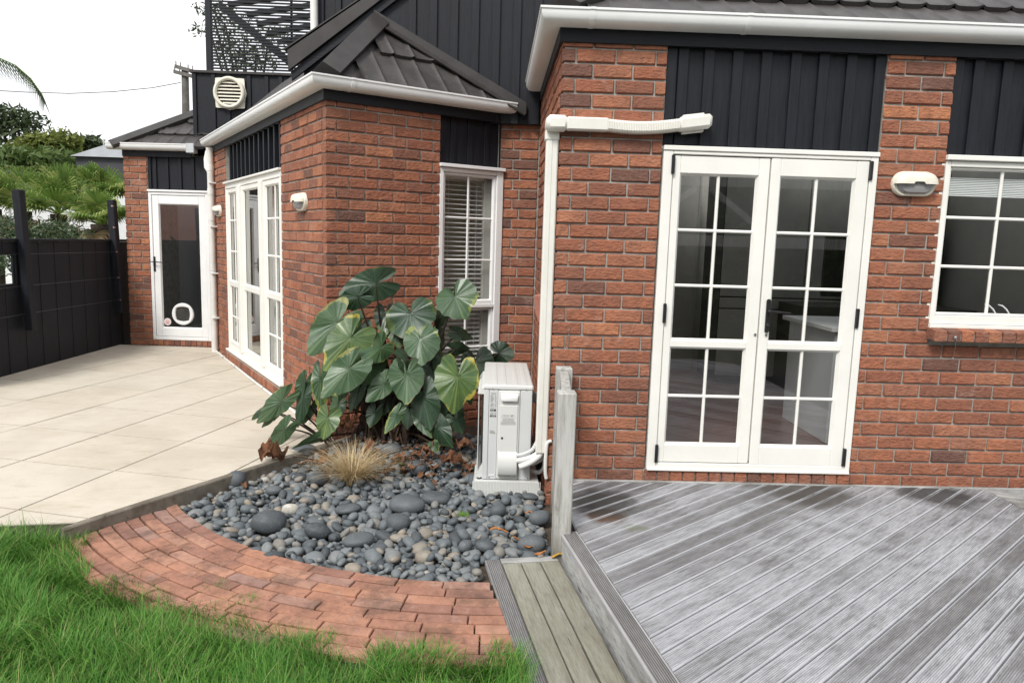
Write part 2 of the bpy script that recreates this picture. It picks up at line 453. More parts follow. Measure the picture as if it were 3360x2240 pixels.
# ================================================================== deck
ZD = -.076
def deck_mat(name, dark, mid, pale, ribs, wet=0, pat=1.0, rc=.42):
    m = M_(name, mid, .85, .25); g = G(m); w = g.pos()
    tcx = g.n('ShaderNodeTexCoord'); sx = g.n('ShaderNodeSeparateXYZ'); g.l(tcx.outputs['Object'], sx.inputs[0]); yy = sx.outputs['Y']
    n1 = g.noise(w, 2.1, 6, .68); n2 = g.noise(g.pos((1, 1, 1)), 16, 6, .7)
    mp = g.n('ShaderNodeMapping'); mp.inputs['Scale'].default_value = (4, 90, 30); g.l(tcx.outputs['Object'], mp.inputs[0])
    off = g.n('ShaderNodeObjectInfo'); va = g.n('ShaderNodeVectorMath', operation='ADD'); g.l(mp.outputs[0], va.inputs[0]); g.l(off.outputs['Location'], va.inputs[1])
    va.outputs[0]; grain = g.noise(va.outputs[0], 1.0, 5, .65)
    mpb = g.n('ShaderNodeMapping'); mpb.inputs['Scale'].default_value = (2.6, 16, 9); g.l(tcx.outputs['Object'], mpb.inputs[0]); vb_ = g.n('ShaderNodeVectorMath', operation='ADD'); g.l(mpb.outputs[0], vb_.inputs[0]); g.l(off.outputs['Location'], vb_.inputs[1])
    nb = g.noise(vb_.outputs[0], 1.3, 6, .7); spk = g.noise(va.outputs[0], 3.2, 4, .75)
    sel = g.math('ADD', g.math('ADD', g.math('MULTIPLY', n1, .46), g.math('MULTIPLY', nb, .40)), g.math('ADD', g.math('MULTIPLY', off.outputs['Random'], .16), .02)); c = g.mix(g.fr(sel, .42, .68), pale, mid)
    c = g.mix(g.math('MULTIPLY', g.fr(nb, .42, .78), .45 * pat), c, dark)
    c = g.mix(g.math('MULTIPLY', g.fr(g.noise(w, 1.1, 8, .75), .50, .74), .55 * pat), c, dark)
    c = g.mix(g.math('MULTIPLY', g.fr(spk, .45, .68), .5), c, dark)
    c = g.mix(g.math('MULTIPLY', g.fr(grain, .45, .75), .35), c, dark)
    c = g.mix(g.math('MULTIPLY', g.fr(off.outputs['Random'], .1, 1.0), .35), c, (mid[0] * .72, mid[1] * .70, mid[2] * .69))
    if wet:   # the rusty brown stain and the mossy strip by the post
        vd = g.n('ShaderNodeVectorMath', operation='DISTANCE'); geo = g.n('ShaderNodeNewGeometry').outputs['Position']; wob = g.n('ShaderNodeVectorMath', operation='ADD')
        nn = g.n('ShaderNodeTexNoise'); nn.inputs['Scale'].default_value = 9; g.l(geo, nn.inputs['Vector'])
        sc2 = g.n('ShaderNodeVectorMath', operation='SCALE'); sc2.inputs['Scale'].default_value = .16; g.l(nn.outputs['Color'], sc2.inputs[0])
        g.l(geo, wob.inputs[0]); g.l(sc2.outputs[0], wob.inputs[1])
        for cen, rad, colr, amt in (((.27 + .08, -.62 + .08, ZD + .08), .15, (.11, .055, .03), .95), ((.30 + .08, -.42 + .08, ZD + .08), .30, (.035, .033, .03), .9), ((1.62 + .08, -.20 + .08, ZD + .08), .36, (.05, .042, .034), .8), ((2.45 + .08, -.16 + .08, ZD + .08), .32, (.03, .028, .027), .85), ((.42 + .08, -.80 + .08, ZD + .08), .08, (.13, .16, .07), .5)):
            vd = g.n('ShaderNodeVectorMath', operation='DISTANCE'); g.l(wob.outputs[0], vd.inputs[0]); vd.inputs[1].default_value = cen
            f = g.fr(vd.outputs['Value'], rad, rad * .45); c = g.mix(g.math('MULTIPLY', f, amt), c, colr)
    if ribs:
        s = g.math('SINE', g.math('MULTIPLY', yy, 2 * math.pi / ribs)); rib = g.math('MULTIPLY_ADD', s, .5)
        rib.node.inputs[2].default_value = .5
        ay = g.math('ABSOLUTE', yy); edge = g.fr(ay, .0355, .0385)
        c = g.mix(g.math('MULTIPLY', g.math('MULTIPLY', g.math('SUBTRACT', 1.0, rib), rc), g.math('SUBTRACT', 1.0, edge)), c, (dark[0] * .7, dark[1] * .7, dark[2] * .7))  # rib grooves darkened in the colour, in place of their shade
        c = g.mix(g.math('MULTIPLY', g.math('MULTIPLY', edge, g.fr(nb, .2, .7)), .8), c, (pale[0] * 1.05, pale[1] * 1.05, pale[2] * 1.05))
        g.bump(g.math('MULTIPLY', rib, g.math('SUBTRACT', 1.0, edge)), .0012, .5)
    else:
        mc = g.n('ShaderNodeMapping'); mc.inputs['Scale'].default_value = (.55, 22, 22); g.l(tcx.outputs['Object'], mc.inputs[0]); vc = g.n('ShaderNodeVectorMath', operation='ADD'); g.l(mc.outputs[0], vc.inputs[0]); g.l(off.outputs['Location'], vc.inputs[1])
        crk = g.fr(g.math('ABSOLUTE', g.math('SUBTRACT', g.noise(vc.outputs[0], 1.0, 2, .5), .5)), .006, .001); crk = g.math('MULTIPLY', crk, g.fr(nb, .45, .6)); c = g.mix(g.math('MULTIPLY', crk, .85), c, (.03, .026, .02))
        g.bump(g.math('SUBTRACT', grain, crk), .003, .8)
    g.col(c); return m
m_deck = deck_mat('weathered_decking', (.062, .058, .057), (.21, .207, .213), (.47, .48, .51), .0078, wet=1)
m_deckb = deck_mat('deck_border', (.05, .046, .044), (.26, .255, .255), (.42, .42, .43), .0092, rc=.75)
m_step = deck_mat('grey_green_pine', (.07, .058, .043), (.25, .24, .19), (.36, .365, .31), 0, 0, 1.0)
m_riser = deck_mat('weathered_riser', (.06, .055, .05), (.30, .30, .28), (.46, .465, .46), 0, 0, .9)
m_post = M_('weathered_post', (.35, .34, .31), .85, .25); g = G(m_post); p = g.pos((28, 28, 2.2)); n1 = g.noise(p, 1.0, 6, .68); n2 = g.noise(g.pos((1, 1, .5)), 6, 6, .7)
c = g.mix(g.fr(n1, .35, .68), (.50, .505, .49), (.27, .262, .235)); c = g.mix(g.math('MULTIPLY', g.fr(n2, .45, .7), .6), c, (.13, .12, .095))
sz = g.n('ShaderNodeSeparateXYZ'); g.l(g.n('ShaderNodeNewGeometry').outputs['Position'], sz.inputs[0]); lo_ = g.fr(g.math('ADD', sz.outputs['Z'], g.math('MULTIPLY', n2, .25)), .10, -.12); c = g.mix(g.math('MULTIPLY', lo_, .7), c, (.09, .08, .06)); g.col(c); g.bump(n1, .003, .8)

deck = thing('timber_deck', 'weathered grey ribbed timber deck laid diagonally before the white French doors', 'deck', (0.2, -.9, ZD))
ed = Vector((.1557, -.9878)).normalized(); eo = Vector((.003, -.874))      # outer deck edge, running towards the viewer
en = Vector((ed.y, -ed.x))
en = -en if en.x < 0 else en                                             # inwards
bdir = Vector((math.cos(R_(40.5)), math.sin(R_(40.5)))); bn = Vector((-bdir.y, bdir.x))
BWD = .0945
DH = [tuple(eo + en * .098 + ed * 4.3), (4.6, -5.0), (4.6, -2.25), (2.845, -.40), (2.845, -.036), (.02, -.036), tuple(eo + en * .098 - ed * .0)]
DH = [(eo + en * .098 + ed * 4.3).to_tuple(), (4.6, -5.1), (4.6, -.036), (.055, -.036), (eo + en * .098).to_tuple()]
DH2 = [(2.80, -.036), (2.80, -5.2)]
def local_board(poly, ang, c0, zt, th, mat, name, parent, lip=.0035):
    "a board cut to a plan polygon, with eased edges; object frame lies along the board"
    ca, sa = math.cos(ang), math.sin(ang)
    loc = [((x - c0[0]) * ca + (y - c0[1]) * sa, -(x - c0[0]) * sa + (y - c0[1]) * ca) for x, y in poly]
    n = len(loc); cx = sum(p[0] for p in loc) / n; cy = sum(p[1] for p in loc) / n; V = []
    for k_, (ins, z) in enumerate(((0, -th), (0, -lip), (lip, 0))):
        for x, y in loc: V.append((x - ins * (1 if x > cx else -1), y - ins * (1 if y > cy else -1), z))
    F = [(k_ * n + i, k_ * n + (i + 1) % n, (k_ + 1) * n + (i + 1) % n, (k_ + 1) * n + i) for k_ in (0, 1) for i in range(n)] + [tuple(2 * n + i for i in range(n)), tuple(range(n))[::-1]]
    b = MB(); b.add(V, F); me = b.mesh(name); me.materials.append(mat)
    return link(name, me, parent, M=Matrix.Translation((c0[0], c0[1], zt)) @ Matrix.Rotation(ang, 4, 'Z'))
orig = eo + en * .098 + ed * .21
for i in range(-48, 34):
    c0 = orig + bn * (i * BWD); a = c0 - bdir * 9; b = c0 + bdir * 9; hw = BWD / 2 - .0038
    poly = [(a - bn * hw).to_tuple(), (b - bn * hw).to_tuple(), (b + bn * hw).to_tuple(), (a + bn * hw).to_tuple()]
    poly = clip_to(poly, DH)
    # the mitred border that runs off at the right
    if len(poly) > 2: poly = clip_poly(poly, (3.4, -5.2), (2.845, -.40)) if False else poly
    if len(poly) < 3 or area(poly) < .003: continue
    right = clip_poly(poly, (2.845, -5.2), (2.845, 0))       # left of x = 2.845
    if len(right) >= 3 and area(right) > .003:
        local_board(right, R_(40.5), c0, ZD + random.uniform(-.0012, .0012), .024, m_deck, 'deck_board', deck)
for i in range(0, 14):     # second deck bay beyond the joint, boards the other way
    b0 = 2.85; c0 = Vector((2.85, -.02)) + Vector((0, -1)) * (i * .105)
    poly = [(2.852, -.07 - i * .097), (2.852, -.162 - i * .097), (4.6, -.162 - i * .097 - .55), (4.6, -.07 - i * .097 - .55)]
    if area(poly) < 0: poly = poly[::-1]
    local_board(poly, math.atan2(-.55, 1.748), (2.852, -.116 - i * .097), ZD + .001, .024, m_riser, 'deck_board', deck)
# border board, edge fascia, ledger at the wall, dark fill below
bp = [(eo + ed * 0).to_tuple(), (eo + ed * 4.3).to_tuple(), (eo + en * .094 + ed * 4.3).to_tuple(), (eo + en * .094).to_tuple()]
bp = bp if area(bp) > 0 else bp[::-1]
local_board(bp, math.atan2(ed.y, ed.x), (eo + en * .047).to_tuple(), ZD + .003, .026, m_deckb, 'border_board', deck)
fs = [(eo + en * .006).to_tuple(), (eo + en * .006 + ed * 4.3).to_tuple(), (eo + en * .03 + ed * 4.3).to_tuple(), (eo + en * .03).to_tuple()]
fs = fs if area(fs) > 0 else fs[::-1]
local_board(fs, math.atan2(ed.y, ed.x), (eo + en * .018).to_tuple(), ZD - .026, .24, m_riser, 'edge_fascia', deck)
b = MB(); b.cbox(.03, 4.6, -.040, -.012, ZD - .12, ZD + .006, .003); b.build('ledger_board', m_riser, deck)
b = MB(); b.box(.80, 4.6, -5.0, -.05, -.30, -.14); b.prism([(.04, -.9), (.35, -3.), (.5, -3.), (.5, -.05), (.05, -.05)], -.30, -.135)
b.build('under_deck_shade', m_dark, deck)  # near-black block that puts shade under the board gaps, no separate joists

# step
step = thing('timber_step', 'low green-grey timber step beside the deck at the lawn', 'step', (-.15, -1.4, -.33))
so = Vector((-.384, -.935)); sn = Vector((-ed.y, ed.x)); sn = sn if sn.x > 0 else -sn
sw_ = [(.0, .078, m_deckb), (.084, .176, m_step), (.182, .276, m_step), (.282, .378, m_step)]
for a, b_, mm in sw_:
    pl_ = [(so + sn * a + ed * .055).to_tuple(), (so + sn * b_ + ed * .055).to_tuple(), (so + sn * b_ + ed * 3.4).to_tuple(), (so + sn * a + ed * 3.4).to_tuple()]
    if a == 0: pl_ = [(so + sn * a - ed * .0).to_tuple(), (so + sn * b_).to_tuple(), (so + sn * b_ + ed * 3.4).to_tuple(), (so + sn * a + ed * 3.4).to_tuple()]
    pl_ = pl_ if area(pl_) > 0 else pl_[::-1]
    local_board(pl_, math.atan2(ed.y, ed.x), (so + sn * (a + b_) / 2).to_tuple(), -.205 + random.uniform(-.002, .002), .03, mm, 'step_board', step)
pl_ = [(so + sn * .08).to_tuple(), (so + sn * .378).to_tuple(), (so + sn * .378 + ed * .05).to_tuple(), (so + sn * .08 + ed * .05).to_tuple()]
pl_ = pl_ if area(pl_) > 0 else pl_[::-1]
local_board(pl_, math.atan2(sn.y, sn.x), (so + sn * .22 + ed * .025).to_tuple(), -.203, .03, m_riser, 'end_board', step)
pl_ = [(so + sn * .008 + ed * .004).to_tuple(), (so + sn * .03 + ed * .004).to_tuple(), (so + sn * .03 + ed * 3.4).to_tuple(), (so + sn * .008 + ed * 3.4).to_tuple()]
pl_ = pl_ if area(pl_) > 0 else pl_[::-1]
local_board(pl_, math.atan2(ed.y, ed.x), (so + sn * .02).to_tuple(), -.236, .10, m_riser, 'riser_board', step)

# two posts and a rail
hr = thing('timber_handrail', 'short weathered timber handrail on two posts at the deck corner', 'handrail', (0, -.5, -.3))
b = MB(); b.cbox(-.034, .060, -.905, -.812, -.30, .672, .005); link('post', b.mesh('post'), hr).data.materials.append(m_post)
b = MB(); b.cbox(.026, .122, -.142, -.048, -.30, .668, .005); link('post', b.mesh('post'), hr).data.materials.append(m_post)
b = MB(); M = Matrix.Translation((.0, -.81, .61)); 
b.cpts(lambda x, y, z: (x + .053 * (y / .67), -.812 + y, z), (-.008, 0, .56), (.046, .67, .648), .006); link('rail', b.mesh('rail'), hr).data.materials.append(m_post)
# ================================================================== the house
house = thing('brick_house', 'red brick house with black timber panels, white joinery and dark tiled roofs', 'house', (0, 0.5, -.2))
def brick_mesh(seed):
    r = random.Random(seed); nx, nz = 6, 4; V = []; F = []; L, H, D = .23, .076, .07
    ph = r.uniform(0, 6); a1 = r.uniform(.5, 1)
    for j in range(nz):
        for i in range(nx):
            ex = i in (0, nx - 1); ez = j in (0, nz - 1)
            x = -L / 2 + L * i / (nx - 1); z = H * j / (nz - 1)
            if i == 1: x = -L / 2 + .007
            if i == nx - 2: x = L / 2 - .007
            if j == 1: z = .008
            if j == nz - 2: z = H - .007
            if not (ex or ez) and 1 < i < nx - 2: x += r.uniform(-.012, .012)
            y = .0045 + r.uniform(-.0012, .0012) if (ex or ez) else -.0015 - r.uniform(0, .0055) * (1.2 if j == 1 else .8)
            if ex and ez: y += .003
            if ez: z += r.uniform(-.0016, .0016)
            if ex: x += r.uniform(-.0015, .0015)
            V.append((x, y, z))
    for j in range(nz - 1):
        for i in range(nx - 1):
            a = j * nx + i; F.append((a, a + 1, a + nx + 1, a + nx))
    b0 = len(V); V += [(-L / 2, D, 0), (L / 2, D, 0), (L / 2, D, H), (-L / 2, D, H)]
    F.append(tuple(range(nx))[::-1] + (b0, b0 + 1)); F.append(tuple(nx * (nz - 1) + i for i in range(nx)) + (b0 + 2, b0 + 3))
    F.append(tuple(nx * j for j in range(nz)) + (b0 + 3, b0)); F.append(tuple(nx * j + nx - 1 for j in range(nz))[::-1] + (b0 + 1, b0 + 2))
    return V, F
BV = [brick_mesh(100 + i) for i in range(14)]
BM = []
for V, F in BV:
    b = MB(); b.add(V, F); me = b.mesh('brick', recalc=True); me.shade_smooth(); me.set_sharp_from_angle(angle=R_(32)); me.materials.append(m_brick); BM.append(me)
joined = MB()
def put_brick(fr, s0, s1, z, h=.076, depth=.07, parent=None, d=0, single=True):
    L = s1 - s0; k = random.randrange(len(BV))
    if abs(L - .23) > .012 or True:
        M = fr.mat((s0 + s1) / 2, d + random.uniform(-.0012, .0012), z + random.uniform(-.0008, .0008)) @ Matrix.Diagonal((L / .23, depth / .07, h / .076, 1))
    if random.random() < .5: M = M @ Matrix.Diagonal((-1, 1, 1, 1)) if not single else M
    if single: return link('brick', BM[k], parent, M=M)
    V, F = BV[k]; joined.add([tuple(M @ Vector(v)) for v in V], F)
def lay(fr, rows, zrow, s0, s1, jo, je, holes, parent, single, quoin=None, ztop=99):
    for n in rows:
        z = zrow(n); iv = [(s0, s1)]
        for a, b, za, zb_ in holes:
            if min(z + .076, zb_) - max(z, za) > .02:
                nv = []
                for p_, q_ in iv:
                    if a > p_: nv.append((p_, min(a, q_)))
                    if b < q_: nv.append((max(b, p_), q_))
                iv = [t for t in nv if t[1] - t[0] > .02]
        off = jo if n % 2 else je
        for p_, q_ in iv:
            st = p_
            if quoin and p_ == s0 and n % 2 == 0 and quoin == 'skip': st = p_ + .112
            cuts = []; k_ = math.floor((st - off) / .24) - 1
            while True:
                c_ = off + .24 * k_
                if c_ > q_ - .035: break
                if c_ > st + .035: cuts.append(c_)
                k_ += 1
            e_ = [st] + cuts + [q_]
            for i in range(len(e_) - 1):
                a = e_[i] + (.005 if i else (0 if st == p_ else .005)); b_ = e_[i + 1] - (.005 if i < len(e_) - 2 else .0)
                dep = .07
                if quoin == 'turn' and i == 0 and p_ == s0 and n % 2 == 0: dep = .107
                h = min(.076, ztop - z)
                if h > .012: put_brick(fr, a, b_, z, h=h, depth=dep, parent=parent, single=single)
def wall_back(fr, s0, s1, z0, z1, holes, name='wall'):
    "mortar face with real openings"
    xs = sorted({s0, s1, *[h[0] for h in holes], *[h[1] for h in holes]}); zs = sorted({z0, z1, *[h[2] for h in holes], *[h[3] for h in holes]})
    xs = [x for x in xs if s0 <= x <= s1]; zs = [z for z in zs if z0 <= z <= z1]
    b = MB()
    for i in range(len(xs) - 1):
        for j in range(len(zs) - 1):
            cx, cz = (xs[i] + xs[i + 1]) / 2, (zs[j] + zs[j + 1]) / 2
            if any(h[0] < cx < h[1] and h[2] < cz < h[3] for h in holes): continue
            for fl in (0, 1):
                d = -.0075 if fl == 0 else -.11
                b.add([fr.p(xs[i], d, zs[j]), fr.p(xs[i + 1], d, zs[j]), fr.p(xs[i + 1], d, zs[j + 1]), fr.p(xs[i], d, zs[j + 1])], [(0, 1, 2, 3)])
    for a, b_, za, zb_ in holes:      # reveals
        for q in ((a, za, b_, za), (a, zb_, b_, zb_), (a, za, a, zb_), (b_, za, b_, zb_)):
            if q[0] < s0 - .001 or q[2] > s1 + .001: continue
            b.add([fr.p(q[0], -.0075, q[1]), fr.p(q[2], -.0075, q[3]), fr.p(q[2], -.11, q[3]), fr.p(q[0], -.11, q[1])], [(0, 1, 2, 3)])
    return b.build(name, m_mortar, house, recalc=False)
zA = lambda n: (30 - n) * .086
zBy = lambda n: (28 - n) * .086

# ---- front wall of the right wing
DL, DR, DT = .637, 1.962, 2.03
WL, WR, WB, WT = 2.386, 3.80, .955, 2.03
hA = [(.628, 1.968, 0, 2.62), (WL - .004, WR, WB, 2.62)]
wA = wall_back(fA, 0.012, 4.4, -.30, 2.62, hA)
lay(fA, range(0, 31), zA, 0, .626, .081, .186, [], wA, True, 'turn', 2.612)
lay(fA, range(0, 20), zA, 1.969, 2.384, 2.079, 2.185, [], wA, True, None, 2.612)
lay(fA, range(20, 31), zA, 1.969, 3.62, 2.015, 2.135, [(2.40, 9, WB - .1, WB)], wA, True)
lay(fA, [31], zA, 0, .62, .081, .186, [], wA, True); lay(fA, [31], zA, 1.975, 3.62, 2.075, 2.135, [], wA, True)
lay(fA, range(32, 34), zA, 0, .2, .081, .186, [], wA, True)
for i in range(16):
    put_brick(fA, .628 + i * .0842, .628 + i * .0842 + .075, -.087, h=.083, parent=wA, d=.004)
for n in range(0, 34):   # return face beyond the quoins
    pass
wR = wall_back(fRet, .02, 2.06, -.30, 2.62, [])
lay(fRet, range(0, 34), zA, .08, 1.9, .2, .32, [], wR, False, None, 2.612)
# window sill of bricks on edge
sl = thing  # (sill is part of the wall)
for i in range(17):
    s0 = 2.372 + i * .0868
    b = MB(); zt, zf = .972, .953
    b.cpts(lambda x, y, z: (x, -y, z - (y + .01) * .17), (s0 + .003, -.06, .905), (s0 + .080, .098, .974), .004)
    b.build('sill_brick', m_brick, wA)
b = MB(); b.fbox(fA, 2.378, 3.85, -.06, .085, .893, .935, .002); b.build('sill_mortar', m_mortar, wA)

# ---- bay
NS, NE, NB, NT = .975, 1.60, .10, 2.062
hF = [(NS, 1.63, NB, 2.47)]
wF = wall_back(fBF, .012, 1.63, -.30, 2.47, hF)
lay(fBF, range(0, 32), zBy, 0, NS, .1888, .0804, [], wF, True, 'turn', 2.452)
lay(fBF, range(27, 32), zBy, NS + .005, 1.6, .1888, .0804, [], wF, True)
LR, LL, LT = 1.292, 3.831, 2.035
hL = [(LR, LL, 0, 2.47)]
wL = wall_back(fBL, .012, 4.95, -.30, 2.47, hL)
lay(fBL, range(0, 32), zBy, .08, LR - .004, .20, .32, [], wL, False, None, 2.452)
lay(fBL, range(0, 32), zBy, LL + .004, 4.9, 4.07, 3.95, [], wL, False, None, 2.452)
for i in range(29):
    s0 = LR + .005 + i * .0876
    b = MB(); b.cpts(lambda s_, d, z: fBL.p(s_, d, z - (d + .03) * .25), (s0 + .003, -.06, -.085), (s0 + .079, .055, -.004), .004)
    b.build('sill_brick', m_brick, wL)
b = MB(); b.fbox(fBL, LR, LL, -.07, .044, -.20, -.02, .002); b.build('sill_mortar', m_mortar, wL)
# ---- recess wall and far wall
wB_ = wall_back(fB, 0, .37, -.30, 2.47, [])
for n in range(0, 32):
    z = zBy(n); off = .133 if n % 2 == 0 else .194
    cuts = [off + .1985 * k_ for k_ in range(-1, 3)]; e_ = [.02] + [c_ for c_ in cuts if .05 < c_ < .33] + [.36]
    for i in range(len(e_) - 1): put_brick(fB, e_[i] + .005, e_[i + 1] - .005, z, parent=wB_, single=True)
hC = [(.322, 1.16, 0, 2.47)]
wC = wall_back(fC, .01, 1.25, -.30, 2.47, hC)
lay(fC, range(0, 30), zBy, 0, .318, .205, .085, [], wC, False, None, 2.452)
lay(fC, range(0, 30), zBy, 1.165, 1.24, .5, .5, [], wC, False, None, 2.452)
for i in range(11):
    put_brick(fC, .32 + i * .0765, .32 + i * .0765 + .068, -.084, h=.08, parent=wC, single=True)
fCr = Fr((-5.333, 5.52), (0.065, 1), (-1, .065), dz=-.04)
wCr = wall_back(fCr, .02, 1.2, -.30, 2.47, []); lay(fCr, range(0, 30), zBy, .08, 1.1, .2, .32, [], wCr, False, None, 2.452)
me = joined.mesh('brick', recalc=True); me.shade_smooth(); me.set_sharp_from_angle(angle=R_(32)); me.materials.append(m_brickj)
jb = link('brick', me, house); jb['kind'] = 'stuff'

# odd broken brick left sticking out of the return wall
b = MB(); b.ext([(0.02, .98, 1.035), (-.062, .98, 1.018), (-.050, .98, .90), (-.024, .98, .826), (.02, .98, .82)], (0.01, .07, .01))
tag(b.build('brick_wedge', noisy('pale_cut_brick', (.42, .19, .14), (.36, .15, .11), 18, .9, .003)), 'pale broken brick wedge sticking out behind the cream pipe cover', 'brick')

# ---- joinery helpers
def opening(fr, name, rects, parent, mat, d0, d1, c=.004):
    b = MB()
    for s0, s1, z0, z1 in rects: b.fbox(fr, s0, s1, d0, d1, z0, z1, c)
    return b.build(name, mat, parent)
def pane(fr, s0, s1, z0, z1, d, parent, mat=None):
    b = MB(); b.add([fr.p(s0, d, z0), fr.p(s1, d, z0), fr.p(s1, d, z1), fr.p(s0, d, z1)], [(0, 1, 2, 3)])
    return b.build('pane', mat or m_glass, parent, recalc=False)
def sash(fr, s0, s1, z0, z1, gs0, gs1, gz, d, th, parent, mat, bead=.012, vm=(), hm=(), mw=.018, gmat=None):
    """stiles and rails round glazed openings gz = [(z0, z1), ...] with a splayed bead and glazing bars"""
    zs = [z0] + [v for q in gz for v in q] + [z1]
    R1 = [(s0, gs0, z0, z1), (gs1, s1, z0, z1)]
    R2 = [(gs0 - .0, gs1, zs[i], zs[i + 1]) for i in range(0, len(zs), 2)]
    b = MB()
    for q in R1: b.fbox(fr, *q[:2], d - th, d, *q[2:], .003)
    for q in R2: b.fbox(fr, q[0] + .0005, q[1] - .0005, d - th, d - .0006, *q[2:], .003)
    b.build('sash', mat, parent)
    b = MB()      # splayed beads
    for za, zb_ in gz:
        dg = d - .026
        for p0, p1, o in (((gs0, za), (gs1, za), (0, 1)), ((gs0, zb_), (gs1, zb_), (0, -1)), ((gs0, za), (gs0, zb_), (1, 0)), ((gs1, za), (gs1, zb_), (-1, 0))):
            i0 = (p0[0] + bead * (o[0] if o[0] else 1), p0[1] + bead * (o[1] if o[1] else 1)); i1 = (p1[0] + bead * (o[0] if o[0] else -1), p1[1] + bead * (o[1] if o[1] else -1))
            b.add([fr.p(p0[0], d - .004, p0[1]), fr.p(p1[0], d - .004, p1[1]), fr.p(i1[0], dg, i1[1]), fr.p(i0[0], dg, i0[1])], [(0, 1, 2, 3)])
    b.build('bead', mat, parent, recalc=False)
    for za, zb_ in gz:
        pane(fr, gs0, gs1, za, zb_, d - .03, parent, gmat)
        hh = [h for h in hm if za < h < zb_]
        for x in vm:
            b = MB(); b.fbox(fr, x - mw / 2, x + mw / 2, d - .034, d - .016, za, zb_, .006); b.build('glazing_bar', mat, parent)
        for h in hh:
            b = MB(); b.fbox(fr, gs0, gs1, d - .0335, d - .0165, h - mw / 2, h + mw / 2, .006); b.build('glazing_bar', mat, parent)

# ---- French doors
fd = MB()
for q in ((DL, .697, 0, DT - .03), (1.915, DR, 0, DT - .03)): fd.fbox(fA, q[0], q[1], -.09, .012, q[2], q[3], .004)
fd.fbox(fA, .6975, 1.9145, -.09, .0115, 1.979, DT - .03, .004); fd.fbox(fA, .6975, 1.9145, -.09, .0115, 0, .047, .004)
frame = fd.build('door_frame', m_white, house)
b = MB(); b.fbox(fA, DL - .003, DR + .003, -.03, .020, DT - .029, DT, .004); b.build('head_flashing', m_white, frame)
b = MB(); b.fbox(fA, DL + .004, DR - .004, -.06, .022, -.0035, .0125, .003); b.build('door_sill', m_white, frame)
for nm, s0, s1, g0, g1, vm, d in (('left', .702, 1.2965, .747, 1.231, .99, .002), ('right', 1.3035, 1.908, 1.363, 1.832, 1.597, .010)):
    dl = opening(fA, 'door', [(s0, s0 + .02, .052, .07)], house, m_white, d - .03, d - .004)
    sash(fA, s0, s1, .052 if nm == 'left' else .046, 1.973, g0, g1, [(.166, .799), (.841, 1.869)], d, .042, dl, m_white, .013, (vm,), (.482, 1.185, 1.527), .019, m_glassd)
    hx = s0 - .006 if nm == 'left' else s1 + .009
    for z0, z1 in ((1.862, 1.976), (.95, 1.072), (.05, .168)):
        b = MB(); b.fbox(fA, hx - .010, hx + .010, .0, .026, z0, z1, .004); b.build('hinge', m_blackmetal, dl)
    if nm == 'right':
        b = MB()
        pr = [(.014 * math.cos(a), (.092 if math.sin(a) > 0 else -.092) + .014 * math.sin(a)) for a in np.linspace(0, 2 * math.pi, 20, endpoint=False)]
        b.ext([fA.p(1.348 + x, d + .001, 1.011 + z) for x, z in pr], (0, -.009, 0)); hp = b.build('handle_plate', m_blackmetal, dl)
        b = MB(); b.tube([(1.349, -.012, 1.044), (1.349, -.058, 1.044), (1.36, -.066, 1.043), (1.47, -.066, 1.036)], [.009, .008, .008, .0055], 8); b.build('lever', m_blackmetal, dl, smooth=40)
        b = MB(); b.lathe(Matrix.Translation((1.348, -.018, .955)) @ Matrix.Rotation(R_(90), 4, 'X'), [(.008, 0), (.008, .006)], 12); b.build('keyhole', m_silver, dl)
    b = MB(); b.lathe(Matrix.Translation((1.28 if nm == 'left' else 1.347, -d - .002, .891)) @ Matrix.Rotation(R_(90), 4, 'X'), [(.0085, 0), (.008, .006), (.0, .007)], 14); b.build('lock', m_silver, dl)
    for xs in (g0 + .05, g1 - .05):
        b = MB(); b.fbox(fA, xs - .006, xs + .006, d - .018, d - .008, .163, .168, .001); b.build('drain_slot', m_dark, dl)

b = MB(); b.fbox(fA, .69, 1.92, -.034, -.033, .04, 1.985, .0002); b2 = MB()
for q in ((.6965, .7035), (1.295, 1.305), (1.906, 1.9155)): b2.fbox(fA, q[0], q[1], -.03, -.028, .047, 1.979, .0002)
b2.fbox(fA, .70, 1.91, -.03, -.0285, 1.972, 1.9795, .0002); b2.build('gap_shadow', m_dark, frame)  # dark strips behind the leaf gaps, standing in for their shadow
# ---- black board panels
def panel(fr, s0, s1, z0, z1, xs, bw, d0, d1, name='timber_panel', mat=None):
    b = MB(); b.fbox(fr, s0, s1, d0 - .02, d0, z0, z1, .001); pn = b.build(name, mat or m_black, house)
    for x in xs:
        a, e = max(s0, x), min(s1, x + bw)
        if e - a < .012: continue
        b = MB(); b.fbox(fr, a, e, d0 + .0005, d1, z0 + .004, z1 - .002, .0025); b.build('batten', mat or m_black, pn)
    return pn
# wide boards over narrow cover strips: every board shows one shadow edge
panel(fA, .63, 1.966, DT + .002, 2.61, [.63, .70 + .0, .856, 1.03, 1.205, 1.385, 1.555, 1.725, 1.90], .062, -.034, -.014)
panel(fA, WL, WR, WT + .002, 2.61, [WL, 2.512, 2.69, 2.868, 3.046, 3.224, 3.402], .062, -.034, -.014)
panel(fBF, NS + .006, 1.62, NT + .002, 2.46, [.985, 1.09, 1.255, 1.42, 1.57], .05, -.05, -.036)
panel(fBL, LR, LL, LT + .002, 2.46, [LR + .07 + i * .2045 for i in range(12)] + [LR - .02], .045, -.05, -.012)
panel(fC, .322, 1.19, 2.025, 2.46, [.322, .395 + .0, .53 + .03, .735, .91, 1.085], .04, -.036, -.016)

